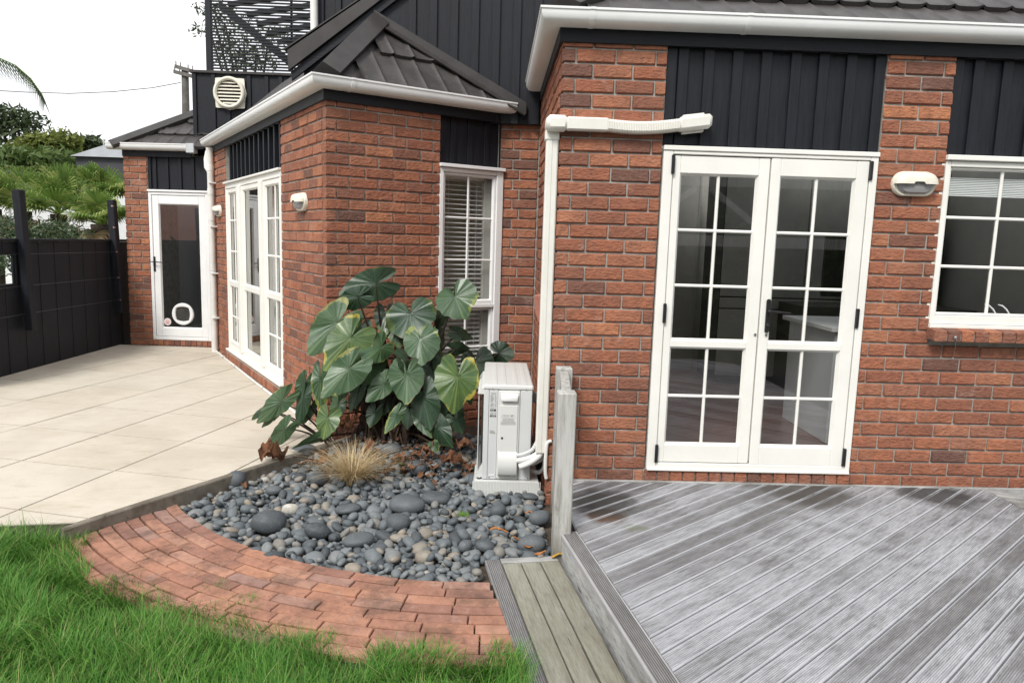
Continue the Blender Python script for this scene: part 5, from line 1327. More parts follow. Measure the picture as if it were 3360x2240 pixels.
def leaf(A, T, Wv, kind, base, seed, cup=.16, droop=.12, stem_r=.008):
    A, T, Wv = Vector(A), Vector(T), Vector(Wv); r = random.Random(seed)
    ax = T - A; L_ = ax.length; ax.normalize(); w = Wv.length; lat = (Wv - ax * Wv.dot(ax)).normalized(); nn = ax.cross(lat)
    if nn.y > 0: nn = -nn
    nt_, nr = 52, 6; ph1, ph2 = r.uniform(0, 6), r.uniform(0, 6); bs = w / .62
    V = [tuple(A)]; UVv = [(0, .5)]; asym = r.uniform(-.6, .6); twist = r.uniform(-.25, .25); bs *= r.uniform(.9, 1.08); tears = [r.uniform(-150, 150) for _ in range(2 if kind == 3 else 1)]
    for k2 in range(1, nr + 1):
        f = k2 / nr
        for i in range(nt_):
            d = -180 + 360 * (i + .5) / nt_; rr = rad_(d) * f
            if k2 == nr: rr *= 1 + .025 * math.sin(d * .21 + ph1) + r.uniform(-.018, .018) - (.10 if any(abs(d - t) < 5 for t in tears) and kind in (1, 3) else 0)
            a, b_ = rr * math.cos(R_(d)) * L_ * 1.06, rr * math.sin(R_(d)) * bs * (1 + asym * .12 * (1 if d > 0 else -1)); b_ += .10 * asym * w * max(0, a / L_) ** 2
            q = b_ / w
            c_ = -cup * w * abs(q) ** 1.4 * (1 + asym * (1 if q > 0 else -1)) + twist * a * q + .035 * w * f * f * math.sin(R_(d) * 7 + ph2) + .020 * w * f * math.cos(R_(d) * 13) + .09 * w * f * math.sin(R_(d) * 3 + ph1) + .05 * w * f * f * math.sin(R_(d) * 5 + ph2 * 2)
            c_ -= droop * L_ * max(0, a / L_) ** 2 + (.10 * w * max(0, -a / L_ - .2))
            V.append(tuple(A + ax * a + lat * b_ + nn * c_)); UVv.append((f, (d + 180) / 360))
    F = [(0, 1 + i, 1 + (i + 1) % nt_) for i in range(nt_) if i != nt_ - 1]
    for k2 in range(nr - 1):
        for i in range(nt_ - 1):
            a = 1 + k2 * nt_ + i; F.append((a, a + nt_, a + nt_ + 1, a + 1))
    b = MB(); b.add(V, F); me = b.mesh('leaf', recalc=False, smooth=180); me.materials.append(LM[kind])
    uvl = me.uv_layers.new(name='UVMap'); li = np.empty(len(me.loops), dtype=np.int32); me.loops.foreach_get('vertex_index', li)
    uvl.data.foreach_set('uv', np.array(UVv, dtype=np.float32)[li].ravel())
    lf_ = link('leaf', me, plant)
    B = Vector(base); mid = (A * .55 + B * .45) + Vector((r.uniform(-.03, .03), .03, .06)); b = MB(); pts = []
    for i in range(9):
        t_ = i / 8; pts.append(B * (1 - t_) ** 2 + mid * 2 * t_ * (1 - t_) + (A - nn * .004) * t_ ** 2)
    b.tube(pts, [stem_r * (1.6 - .9 * i / 8) for i in range(9)], 7); b.build('stem', m_stem, lf_, smooth=60)
# litter of curled brown scraps round the plant
def litter():
    r = random.Random(77); V = []; F = []
    for i in range(260):
        x, y_ = r.gauss(-1.0, .38), r.gauss(.62, .26)
        if not inbed(x, y_, .03) or y_ < .1: continue
        s_ = r.uniform(.012, .04); a = r.uniform(0, 6.3); z = bedz(x, y_) + .035 + r.uniform(0, .03); o_ = len(V); ph = r.uniform(0, 6)
        for u_ in range(4):
            for v_ in range(3):
                lx, ly = (u_ / 1.5 - 1) * s_, (v_ - 1) * s_ * .45; V.append((x + lx * math.cos(a) - ly * math.sin(a), y_ + lx * math.sin(a) + ly * math.cos(a), z + s_ * (.35 * math.sin(u_ * 1.7 + ph) + .3 * (v_ - 1) ** 2)))
        F += [(o_ + u_ * 3 + v_, o_ + u_ * 3 + 3 + v_, o_ + u_ * 3 + 4 + v_, o_ + u_ * 3 + 1 + v_) for u_ in range(3) for v_ in range(2)]
    b = MB(); b.add(V, F); o_ = b.build('leaf_litter', noisy('litter', (.17, .075, .035), (.08, .04, .022), 25, .9, .002), recalc=False, smooth=60, kind='stuff'); tag(o_, 'scattered brown leaf litter on the stones under the big plant', 'leaf litter')
litter()
B1 = lambda i: (-1.12 + .10 * math.sin(i * 2.1), 1.06 + .07 * math.cos(i * 1.7), -.10)
B2 = lambda i: (-1.60 + .03 * math.sin(i), .93, -.16)
# attach, tip, half width (px in the enlarged crop), depth of attach, depth of tip, kind, base
LV = [((1045, 352), (825, 408), 92, 1.02, .98, 0, 1), ((928, 440), (788, 486), 68, .95, .90, 0, 1), ((795, 605), (622, 788), 118, .80, .72, 2, 1), ((882, 705), (728, 886), 120, .74, .62, 3, 1),
      ((1078, 762), (975, 850), 88, .82, .66, 1, 1), ((872, 900), (708, 1062), 112, .62, .55, 2, 1), ((1000, 905), (862, 1034), 80, .80, .70, 1, 1), ((1265, 548), (1285, 705), 146, .98, .85, 0, 1),
      ((1108, 555), (1110, 672), 62, 1.10, 1.02, 0, 1), ((1328, 712), (1336, 860), 106, .80, .70, 1, 1), ((1246, 940), (1244, 1112), 106, .66, .60, 2, 1), ((1250, 840), (1200, 880), 100, .80, .62, 0, 1),
      ((1572, 955), (1552, 1172), 122, .52, .46, 3, 1), ((1556, 437), (1602, 572), 118, .86, .78, 1, 1), ((1570, 672), (1662, 700), 38, 1.00, 1.02, 0, 1), ((1690, 858), (1712, 1002), 92, 1.15, 1.08, 0, 1),
      ((1835, 800), (1930, 812), 70, 1.28, 1.26, 0, 1), ((1350, 1085), (1388, 1275), 82, .70, .64, 0, 1), ((1420, 945), (1470, 1116), 74, .82, .78, 0, 1), ((1445, 1275), (1530, 1395), 66, .66, .60, 0, 1),
      ((1332, 1222), (1392, 1332), 48, .72, .66, 1, 1), ((1178, 1200), (1108, 1308), 40, .62, .58, 1, 1), ((1100, 1000), (998, 1108), 66, .74, .68, 1, 1), ((930, 1055), (882, 1168), 44, .72, .70, 0, 1),
      ((690, 965), (688, 1160), 62, .78, .74, 1, 2), ((588, 990), (542, 1102), 48, .86, .84, 1, 2), ((580, 1085), (540, 1262), 44, .82, .80, 0, 2), ((438, 1112), (297, 1245), 58, .78, .76, 2, 2),
      ((330, 1165), (247, 1222), 24, .86, .86, 0, 2), ((458, 1292), (362, 1412), 56, .64, .62, 2, 2), ((735, 1218), (704, 1342), 66, .60, .56, 3, 2), ((655, 1350), (505, 1422), 30, .60, .60, 1, 2),
      ((1545, 1165), (1612, 1192), 48, .78, .80, 0, 1), ((1420, 1390), (1440, 1436), 32, .52, .50, 1, 1), ((1625, 1045), (1650, 1132), 36, .80, .80, 0, 1), ((1445, 690), (1460, 785), 40, 1.05, 1.05, 0, 1),
      ((1560, 775), (1642, 772), 42, 1.12, 1.12, 0, 1), ((1010, 1000), (985, 1090), 40, .95, .9, 0, 1), ((1290, 1000), (1330, 1080), 60, .95, .9, 0, 1),
      ((1180, 640), (1190, 760), 70, 1.05, 1.0, 0, 1), ((1040, 860), (960, 960), 70, .95, .9, 0, 1), ((1400, 830), (1430, 930), 70, .98, .95, 0, 1), ((820, 1010), (770, 1110), 56, .85, .8, 0, 1), ((1120, 1100), (1090, 1190), 52, .88, .85, 0, 1), ((950, 760), (880, 830), 70, .98, .95, 0, 1), ((1500, 900), (1530, 1010), 66, .95, .92, 0, 1), ((620, 1150), (580, 1250), 46, .88, .86, 1, 2), ((400, 1180), (320, 1270), 34, .82, .8, 1, 2),
      ((1040, 1180), (1010, 1270), 46, .8, .76, 0, 1), ((1260, 1180), (1250, 1280), 50, .8, .76, 0, 1), ((1450, 1120), (1480, 1220), 56, .76, .72, 0, 1), ((800, 1140), (770, 1230), 46, .76, .74, 1, 1), ((1560, 1230), (1600, 1310), 50, .72, .7, 0, 1), ((950, 620), (900, 700), 62, 1.0, .97, 0, 1), ((1470, 560), (1440, 640), 46, 1.1, 1.1, 0, 1)]
for i, (a, t, hw, ya, yt_, kd_, bs) in enumerate(LV):
    A = at4(*a, ya); T = at4(*t, yt_); dx, dy = t[0] - a[0], t[1] - a[1]; n_ = math.hypot(dx, dy)
    Wp = at4(a[0] - dy / n_ * hw, a[1] + dx / n_ * hw, ya + .02 * math.sin(i * 3)); base = B1(i) if bs == 1 else B2(i)
    leaf(A, A + (T - A) * 1.10, (Wp - A) * 1.10, kd_, base, 40 + i, cup=.10 + .08 * abs(math.sin(i * 5)), droop=.08, stem_r=.0085 if bs == 1 else .006)
m_husk = noisy('dry_sheath', (.055, .035, .022), (.020, .013, .010), 14, .95, .003, c3=(.16, .11, .07), s3=40)
b = MB()
for i in range(7):
    x, y_ = -1.32 + .075 * i + .02 * math.sin(i * 3), 1.02 + .06 * math.cos(i * 2.3); h = .28 + .10 * math.sin(i * 1.9)
    b.tube([(x, y_, -.2), (x + .01, y_, -.05), (x + .02 * math.sin(i), y_ - .01, h * .5), (x + .04 * math.sin(i), y_, h)], [.05, .055, .045, .02], 9)
b.build('trunk', m_husk, plant, smooth=60)
V = []; F = []; rr = random.Random(9)
for i in range(420):     # shaggy dead sheaths
    x, y_, z = rr.uniform(-1.38, -.82), rr.uniform(.86, 1.05), rr.uniform(-.10, .34); l_ = rr.uniform(.06, .24); w = rr.uniform(.003, .011); dx, dy = rr.uniform(-.07, .07), rr.uniform(-.07, .01)
    o_ = len(V); V += [(x - w, y_, z), (x + w, y_, z), (x + dx * .5 + w, y_ + dy * .6, z - l_ * .5), (x + dx * .5 - w, y_ + dy * .6, z - l_ * .5), (x + dx, y_ + dy, z - l_)]
    F += [(o_, o_ + 1, o_ + 2, o_ + 3), (o_ + 3, o_ + 2, o_ + 4)]
b = MB(); b.add(V, F); b.build('dry_sheaths', m_husk, plant, recalc=False)

# crumpled dead leaves
m_dead = noisy('dead_leaf', (.20, .085, .040), (.085, .038, .020), 16, .85, .004, c3=(.34, .19, .10), s3=22)
def dead(p, sx_, sy_, sz_, seed, label, rz=0):
    r = np.random.default_rng(seed); n_ = 11; V = []; F = []
    ph = r.uniform(0, 6, 8)
    for i in range(n_):
        for j in range(n_):
            u_, v_ = i / (n_ - 1) * 2 - 1, j / (n_ - 1) * 2 - 1; rad = 1 - .35 * u_ * u_ * v_ * v_
            x, y_ = u_ * sx_ * rad * (1 - .25 * v_), v_ * sy_ * rad
            z = sz_ * (.55 * math.sin(3.1 * u_ + ph[0]) * math.cos(2.3 * v_ + ph[1]) + .4 * math.sin(6 * v_ + 2 * u_ + ph[2]) + .25 * math.sin(9 * u_ - 5 * v_ + ph[3])) + sz_ * .6
            x += .25 * sx_ * math.sin(4 * v_ + ph[4]); y_ += .25 * sy_ * math.sin(4 * u_ + ph[5])
            V.append((p[0] + x * math.cos(rz) - y_ * math.sin(rz), p[1] + x * math.sin(rz) + y_ * math.cos(rz), p[2] + z))
    for i in range(n_ - 1):
        for j in range(n_ - 1): F.append((i * n_ + j, (i + 1) * n_ + j, (i + 1) * n_ + j + 1, i * n_ + j + 1))
    b = MB(); b.add(V, F); tag(b.build('dead_leaf', m_dead, recalc=False, smooth=50), label, 'dead leaf')
def g4(x, y_, d): v = at4(x, y_, d); return (v.x, v.y, v.z)
dead(g4(385, 1475, .42), .085, .05, .085, 1, 'large crumpled brown leaf hanging over the kerb', .3)
dead(g4(690, 1500, .38), .055, .05, .03, 2, 'curled brown leaf left of the dry grass tuft', 1)
dead(g4(1000, 1425, .55), .035, .04, .06, 3, 'upright brown leaf just behind the dry grass tuft', .5)
dead(g4(1200, 1475, .48), .045, .04, .03, 4, 'brown leaf draped over a dark stone right of the grass tuft', 2)
dead(g4(1370, 1445, .50), .05, .05, .05, 5, 'brown leaf litter below the middle of the big plant', .2)
dead(g4(1530, 1500, .42), .085, .06, .05, 6, 'widest pile of brown dead leaf left of the heat pump', .9)
dead(g4(1610, 1400, .62), .07, .05, .04, 7, 'brown dead leaf close to the heat pump fan guard', 2.4)
dead(g4(1640, 1540, .40), .05, .04, .025, 8, 'flat brown leaf fragment left of the plinth', 1.4)
dead(g4(865, 1275, .78), .055, .035, .06, 9, 'folded brown leaf caught in the stems on the left', .4)
dead(g4(1300, 1530, .36), .05, .03, .02, 10, 'thin brown leaf on the pebbles under the small green leaf', .4)
for k2, (px, py, lab, s_) in enumerate([(1625, 1745, 'orange dry leaf curl on the pebbles before the step', .022), (1650, 1748, 'second orange leaf curl right beside the first', .02), (1700, 1775, 'pale tan leaf on the pebbles left of the big round stone', .022), (1733, 1797, 'small orange leaf leaning on the big round stone', .018), (1772, 1820, 'dry leaf tucked behind the end of the step', .022), (1827, 1822, 'yellow leaf lying in the corner of step and post', .02), (1735, 1688, 'tiny orange leaf between speckled stone and plinth', .016)]):
    y_ = -.55 - .06 * k2 if k2 != 6 else -.3
    d = CF + CR * ((px - 1680) / FPX) + CU * ((1120 - py) / FPX); tt = (-.185 - CC.z) / d.z; q = CC + d * tt
    if k2 == 5: q = Vector((q.x, q.y, -.197))
    b = MB(); n_ = 5; V = [(q.x + s_ * (i / 2 - 1) * (1 + .2 * j), q.y + s_ * .5 * (j - 1), q.z + .008 + .5 * s_ * (math.sin(i * .8 + k2) + .8 * (j - 1) ** 2)) for i in range(n_) for j in range(3)]
    b.add(V, [(i * 3 + j, i * 3 + 3 + j, i * 3 + 4 + j, i * 3 + 1 + j) for i in range(4) for j in range(2)]); tag(b.build('fallen_leaf', noisy('orange_leaf' if k2 != 5 else 'yellow_leaf', (.40, .15, .035) if k2 != 5 else (.5, .33, .04), (.22, .09, .03), 40, .8, .001), recalc=False, smooth=60), lab, 'dead leaf')
# small green seedling leaf on the stones, tuft of moss
leaf_a = at4(1200, 1520, .30); bb = MB()
V = [(leaf_a.x + x * .055, leaf_a.y + y_ * .06, leaf_a.z + .012 * math.cos(x * 2) - .02 * y_) for x, y_ in ((-1, -.3), (-.3, -.9), (.5, -.5), (1.0, .5), (.4, .7), (-.4, .5))] + [(leaf_a.x, leaf_a.y, leaf_a.z + .02)]
bb.add(V, [(i, (i + 1) % 6, 6) for i in range(6)]); tag(bb.build('seedling_leaf', noisy('seedling_green', (.06, .12, .04), (.09, .16, .05), 20, .5, .001), recalc=False, smooth=180), 'single small green leaf lying on the dark stones', 'leaf')
ms_ = thing('moss_tuft', 'bright green moss tuft on a pebble before the heat pump', 'moss', (-.52, -.37, -.19))

# blades: numpy generator shared by lawn, tuft and moss
def blades(P, h, w, lean, curl, seed, seg=3):
    r = np.random.default_rng(seed); n_ = len(P); a = r.uniform(0, 2 * np.pi, n_); dirv = np.stack([np.cos(a), np.sin(a), np.zeros(n_)], 1)
    if lean is not None: dirv = lean
    side = np.stack([-dirv[:, 1], dirv[:, 0], np.zeros(n_)], 1); side /= np.linalg.norm(side, axis=1)[:, None] + 1e-9
    tw = r.uniform(-.6, .6, n_); side = side * np.cos(tw)[:, None] + dirv * np.sin(tw)[:, None] * .8
    rows = []
    for k2 in range(seg + 1):
        t_ = k2 / seg; c_ = P + dirv * (h * curl * t_ ** 1.7)[:, None]; c_ = c_ + np.array([0, 0, 1.]) * (h * (t_ - .35 * curl * t_ ** 2.2))[:, None]
        ww = (w * (1 - t_ ** 1.6) * .5)[:, None]
        if k2 < seg: rows += [c_ - side * ww, c_ + side * ww]
        else: rows += [c_]
    m2 = len(rows); V = np.stack(rows, 1).reshape(-1, 3); o_ = (np.arange(n_) * m2)[:, None]
    Q = [o_ + np.array([2 * k2, 2 * k2 + 1, 2 * k2 + 3, 2 * k2 + 2]) for k2 in range(seg - 1)]; T_ = [o_ + np.array([2 * seg - 2, 2 * seg - 1, 2 * seg])]
    return V, Q + T_
def blade_mat(name, stops, transl=.25):
    m = M_(name, stops[0][1], .55, .3); g = G(m); c = g.ramp(g.irand(), stops); p = g.pos(); c = g.mix(g.math('MULTIPLY', g.fr(g.noise(p, 2.2, 4), .4, .7), .35), c, stops[0][1]); g.col(c)
    tr = g.n('ShaderNodeBsdfTranslucent'); g.l(c, tr.inputs[0]); ms = g.n('ShaderNodeMixShader'); ms.inputs[0].default_value = transl; o = [n for n in g.nt.nodes if n.type == 'OUTPUT_MATERIAL'][0]
    g.l(g.b.outputs[0], ms.inputs[1]); g.l(tr.outputs[0], ms.inputs[2]); g.l(ms.outputs[0], o.inputs[0]); return m
m_grass = blade_mat('lawn_blades', [(0, (.045, .15, .02)), (.35, (.08, .23, .028)), (.7, (.13, .31, .045)), (.90, (.20, .37, .08)), (.95, (.30, .33, .10)), (1, (.42, .36, .19))])
m_tuft = blade_mat('dry_tussock', [(0, (.38, .27, .14)), (.5, (.54, .42, .24)), (1, (.68, .57, .37))], .15)
N = 105000
x = rng.uniform(-3.9, -.12, N); y = rng.uniform(-2.55, -.62, N); dc_ = np.hypot(x - PC.x, y - PC.y)
edge = 2.95 - .15 * np.exp(-((x + 1.55) / .55) ** 2) + .05 * np.sin(x * 5.1) + .07 * np.sin(x * 13.7 + 1) + .06 * np.sin(x * 29 + 2) - .07
inside = (dc_ > edge) & ((y < -.74 + (x + 2.6) * .175) | (x > -2.6)) & (x < -.385 + (-.935 - y) * .157 + .0)
inside &= ~((x > -2.62) & (dc_ < edge)) 
kk = (x - k0.x) * kn.x + (y - k0.y) * kn.y
inside &= (kk > .03) | (y < -.80 + (x + 2.6) * .175)
x, y = x[inside], y[inside]; n_ = len(x)
near_edge = np.clip((np.hypot(x - PC.x, y - PC.y) - 2.62) / .35, .4, 1); pn = .5 + .5 * np.sin(x * 9 + 3 * np.sin(y * 7)) * np.sin(y * 11 + 2 * np.sin(x * 5))
h = rng.uniform(.05, .155, n_) * (.66 + .5 * pn) * near_edge; h *= np.where(rng.random(n_) < .06, 1.45, 1)
cl = 3.2 * np.sin(x * 4 + 1.5 * np.sin(y * 5)) + 2.5 * np.cos(y * 6 + 2 * np.sin(x * 3)) + rng.normal(0, 1.0, n_)
lean = np.stack([np.cos(cl), np.sin(cl), np.zeros(n_)], 1)
V, F = blades(np.stack([x, y, np.array([lawnz(a_, b_) for a_, b_ in zip(x, y)]) - .002], 1), h, rng.uniform(.0025, .0048, n_), lean, rng.uniform(.25, 1.05, n_), 3)
o = npmesh('lawn_grass', V, F, m_grass, kind='stuff'); tag(o, 'uncut bright green lawn grass along the curved brick path', 'grass')
# tussock
tf = thing('dry_grass_tuft', 'dry straw-coloured grass tuft growing among the grey pebbles', 'grass tuft', (-1.285, .20, -.2))
n_ = 900; a = rng.uniform(0, 2 * np.pi, n_); r = .06 * np.sqrt(rng.random(n_)); P_ = np.stack([-1.285 + r * np.cos(a), .20 + r * np.sin(a), np.full(n_, -.205)], 1)
a2 = a + rng.normal(0, .5, n_); V, F = blades(P_, rng.uniform(.18, .36, n_), rng.uniform(.0022, .0038, n_), np.stack([np.cos(a2), np.sin(a2), 0 * a], 1), rng.uniform(.35, 1.6, n_) , 5, 4)
npmesh('blades', V, F, m_tuft, tf)
n_ = 150; P_ = np.stack([rng.uniform(-.555, -.485, n_), rng.uniform(-.40, -.34, n_), np.full(n_, -.188)], 1); V, F = blades(P_, rng.uniform(.012, .028, n_), np.full(n_, .003), None, rng.uniform(.2, .9, n_), 6, 2)
npmesh('sprigs', V, F, blade_mat('moss_green', [(0, (.12, .28, .03)), (1, (.25, .42, .06))]), ms_)

# ================================================================== background beyond the fence
def leaf_cloud(name, centers, n_, size, mat, parent, seed, aspect=.55, shell=.5, **pr):
    r = np.random.default_rng(seed); C_ = np.array([c_[:3] for c_ in centers]); Rr = np.array([c_[3:6] for c_ in centers]); w = Rr.prod(1) ** .67; w /= w.sum()
    k2 = r.choice(len(C_), n_, p=w); d = r.normal(size=(n_, 3)); d /= np.linalg.norm(d, axis=1)[:, None]; rr_ = (shell + (1 - shell) * r.random(n_) ** .6)[:, None]
    P_ = C_[k2] + d * Rr[k2] * rr_ * (1 + .18 * np.sin(d[:, :1] * 7 + k2[:, None]) + .12 * r.normal(size=(n_, 1)))
    n1 = r.normal(size=(n_, 3)) + d * .6 + np.array([0, 0, .5]); n1 /= np.linalg.norm(n1, axis=1)[:, None]; t1 = np.cross(n1, r.normal(size=(n_, 3))); t1 /= np.linalg.norm(t1, axis=1)[:, None]; t2 = np.cross(n1, t1)
    s_ = (size * r.uniform(.6, 1.4, n_))[:, None]
    V = np.stack([P_ - t1 * s_, P_ + t2 * s_ * aspect * .6, P_ + t1 * s_, P_ - t2 * s_ * aspect * .6], 1).reshape(-1, 3); F = [(np.arange(n_) * 4)[:, None] + np.array([0, 1, 2, 3])]
    return npmesh(name, V, F, mat, parent, smooth=False, **pr)
m_fol = [blade_mat('foliage_dark', [(0, (.04, .066, .03)), (1, (.09, .12, .05))], .25), blade_mat('foliage_mid', [(0, (.055, .10, .025)), (1, (.12, .17, .045))], .3), blade_mat('foliage_light', [(0, (.12, .16, .035)), (1, (.24, .27, .07))], .35)]
m_bark = noisy('bark', (.07, .055, .04), (.04, .03, .024), 12, .95, .01)
def tree(label, base, crown, n_, size, mat, seed, trunk_r=.16, cat='tree'):
    t = thing('garden_tree', label, cat, base, 'trees beyond the fence'); b = MB(); rr = random.Random(seed); top = Vector(crown[0][:3])
    b.tube([base, (Vector(base) * .5 + top * .5) + Vector((rr.uniform(-.2, .2), 0, 0)), top], [trunk_r, trunk_r * .7, trunk_r * .3], 8)
    for c_ in crown[1:]: b.tube([Vector(base) * .4 + top * .6, Vector(c_[:3]) * .7 + top * .3, c_[:3]], [trunk_r * .5, trunk_r * .3, trunk_r * .1], 6)
    b.build('trunk', m_bark, t, smooth=60); leaf_cloud('crown', crown, n_, size, mat, t, seed); return t
def bg(x, y_, d): v = at(x * 1.42857, y_ * 1.42857, d); return v.x, v.y, v.z
def cr_(x, y_, d, rx, rz): return (*bg(x, y_, d), rx, rx * .8, rz)
tree('dark leafy tree rising behind the hedge at the far left', (-21.5, 30, -1), [cr_(40, 275, 30, .8, .5), cr_(78, 280, 30, .6, .45), cr_(10, 265, 30, .9, .5), cr_(30, 312, 30, 1.1, .6), cr_(-20, 290, 30, .8, .8)], 1300, .16, m_fol[0], 1)
tree('yellow-green tree to the right of the dark far-left tree', (-20, 29, -1), [cr_(110, 330, 29, 1.0, .5), cr_(145, 325, 29, .8, .5), cr_(80, 340, 29, .9, .5)], 1500, .17, m_fol[2], 2)
tree('dark green tree just left of the pale neighbouring roof', (-19, 30, -1), [cr_(185, 338, 30, .8, .5), cr_(165, 350, 30, 1.0, .6), cr_(212, 325, 30, .45, .3)], 1400, .16, m_fol[0], 3)
tree('mid green tree filling the gap above the hedge', (-20, 27, -1), [cr_(120, 368, 27, 1.8, .45), cr_(60, 366, 27, 1.4, .45), cr_(0, 362, 27, 1.4, .5)], 2200, .17, m_fol[1], 4)
tr_ = tree('dark-leaved tree behind the slatted balcony screen', (-5.6, 12, -1), [cr_(560, 100, 12, .62, .62), cr_(500, 40, 12, .35, .4), cr_(452, 70, 12, .16, .14), cr_(462, 15, 12, .22, .12), cr_(600, 140, 12, .4, .3), cr_(530, 130, 12, .4, .3), cr_(640, 90, 12, .3, .35)], 1500, .055, m_fol[0], 5, .07)
hd = thing('clipped_hedge', 'long clipped green hedge below the trees on the left', 'hedge', (-13.3, 16, 0)); pts = []
for i in range(16):
    x_, y_, z_ = bg(-30 + 14 * i, 402 + .4 * i, 16); pts.append((x_, y_ + .4, z_ - .1, .55, .5, .38)); pts.append((x_, y_ + .3, z_ - .6, .5, .5, .5))
leaf_cloud('foliage', pts, 9000, .07, m_fol[1], hd, 8, shell=.75)
pts = [(p[0], p[1] + .2, p[2] + .27, .5, .4, .13) for p in pts[::2]]; leaf_cloud('top_leaves', pts, 2600, .06, m_fol[2], hd, 9, shell=.5)  # paler leaf layer along the hedge top

# neighbouring house: pale hipped roof on a dark box
nh = thing('neighbour_house', 'small neighbouring house with pale grey hipped roof and dark walls', 'house', (-13.5, 23, 0))
e_ = [Vector(bg(160, 358, 21)), Vector(bg(300, 358, 21)), Vector(bg(300, 356, 26)), Vector(bg(160, 356, 26))]; zt = bg(240, 320, 23)
x0_, x1_ = e_[0].x, e_[1].x; ze = e_[0].z; rid = [Vector((x0_ + 1.25, 22.4, zt[2])), Vector((x1_, 22.4, zt[2]))]
c4 = [Vector((x0_, 21, ze)), Vector((x1_, 21, ze)), Vector((x1_, 24, ze)), Vector((x0_, 24, ze))]
b = MB(); b.add([tuple(v) for v in c4 + rid], [(0, 1, 5, 4), (2, 3, 4, 5), (3, 0, 4)]); b.build('roof', noisy('pale_roof', (.27, .285, .30), (.23, .24, .26), 3, .6, .001), nh, recalc=False)
b = MB(); b.box(x0_ + .12, x1_, 21.15, 23.9, -.3, ze); b.build('wall', noisy('dark_wall', (.045, .045, .055), (.06, .06, .07), 2, .8, .001), nh)
b = MB(); wx = bg(205, 405, 21.1); b.cbox(wx[0] - .35, wx[0] + .45, 21.1, 21.149, wx[2] - .8, wx[2] + .05); b.build('window', m_whiteb, nh)
wf = thing('white_wall', 'white rendered garden wall glimpsed behind the fan palms', 'wall', (-9, 11.4, 0))
a = bg(-60, 418, 11.5); c_ = bg(290, 418, 11.5)
b = MB(); b.cbox(a[0], c_[0], 11.5, 11.65, -.3, a[2] - .05); b.build('wall', noisy('white_render', (.72, .73, .74), (.65, .66, .67), 2, .8, .001), wf)
b = MB(); b.cbox(a[0] + .55, a[0] + .72, 11.44, 11.499, -.3, a[2] + .12); b.build('pier', m_whiteb, wf)
tp = thing('trampoline', 'dark netted trampoline enclosure at the far left edge', 'trampoline', (-12, 13.5, 1))
ring_ = [bg(x_, y_, 13.5) for x_, y_ in ((-20, 398), (10, 396), (50, 398), (62, 402))]
b = MB(); b.tube(ring_, .035, 8); b.build('rim', m_blackmetal, tp, smooth=60)
for x_ in (12, 32, 50):
    p0 = bg(x_, 398, 13.5); p1 = bg(x_ + 8, 425, 13.5); b = MB(); b.tube([p0, p1, (p1[0], p1[1], .2)], .03, 6); b.build('pole', m_blackmetal, tp)
# utility pole and line
up_ = thing('utility_pole', 'timber utility pole with crossarms behind the far roof', 'utility pole', (-12.5, 25, 0)); m_pole = noisy('pole_timber', (.16, .15, .14), (.11, .10, .09), 4, .9, .003)
p0 = Vector(bg(423, 260, 25)); p1 = Vector(bg(425, 163, 25)); b = MB(); b.tube([(p0.x, 25, 0), p1], [.17, .13], 10); b.build('pole', m_pole, up_, smooth=60)
for ya, xb in ((160, 401), (172, 398)):
    q0_, q1_ = Vector(bg(xb, ya - 4, 24.8)), Vector(bg(444, ya + 8, 24.8)); b = MB(); b.ext([q0_, q1_, q1_ + Vector((0, 0, .13)), q0_ + Vector((0, 0, .13))], (0, .1, 0)); arm = b.build('crossarm', m_pole, up_)
    for t_ in (.05, .3, .7, .95):
        q = q0_.lerp(q1_, t_); b = MB(); b.tube([q + Vector((0, .05, .13)), q + Vector((0, .05, .27))], [.022, .018], 7); b.build('insulator', M_('insulator', (.08, .06, .05), .3), arm)
b = MB(); pts = [Vector(bg(x_, y_, 25)) for x_, y_ in ((-30, 207), (60, 212), (160, 215), (260, 211), (350, 202), (415, 190))]; b.tube(pts, .018, 5); tag(b.build('power_line', m_wire), 'single power line sagging across the pale sky', 'cable')

# fan palms
m_palm = blade_mat('palm_leaf', [(0, (.11, .20, .04)), (.6, (.21, .31, .07)), (1, (.40, .44, .15))], .4); m_palmd = blade_mat('palm_dead', [(0, (.20, .13, .07)), (1, (.34, .25, .14))], .2)
def fan(parent, base, dirv, pet, rad, seed, mat, name='frond'):
    r = np.random.default_rng(seed); d = np.array(dirv, float); d /= np.linalg.norm(d); side = np.cross(d, [0, 0, 1.]); side /= np.linalg.norm(side); nrm = np.cross(side, d)
    hub = np.array(base) + d * pet; V = []; F = []; n_ = 30
    for i in range(n_):
        a = (-1 + 2 * i / (n_ - 1)) * 2.2; dd = d * math.cos(a) + side * math.sin(a) + nrm * (.18 - .12 * abs(math.sin(a))); dd /= np.linalg.norm(dd); L_ = rad * (.72 + .28 * math.cos(a * .7)) * r.uniform(.9, 1.1)
        wv_ = np.cross(dd, nrm); wv_ /= np.linalg.norm(wv_); w = .015
        for t_, ww, dr_ in ((0, .3, 0), (.45, 1, .02), (.75, .8, .06), (1, .08, .24)):
            c_ = hub + dd * L_ * t_ * (1 - .12 * (t_ > .9)) + np.array([0, 0, -1.]) * L_ * dr_ * r.uniform(.7, 1.25); V += [c_ - wv_ * w * ww, c_ + wv_ * w * ww]
        o_ = i * 8; F += [(o_ + 2 * k2, o_ + 2 * k2 + 1, o_ + 2 * k2 + 3, o_ + 2 * k2 + 2) for k2 in range(3)]
    b = MB(); b.add(V, F); fo = b.build(name, mat, parent, recalc=False); b = MB(); b.tube([base, tuple(hub)], [.014, .008], 5); b.build('petiole', m_palm, fo)
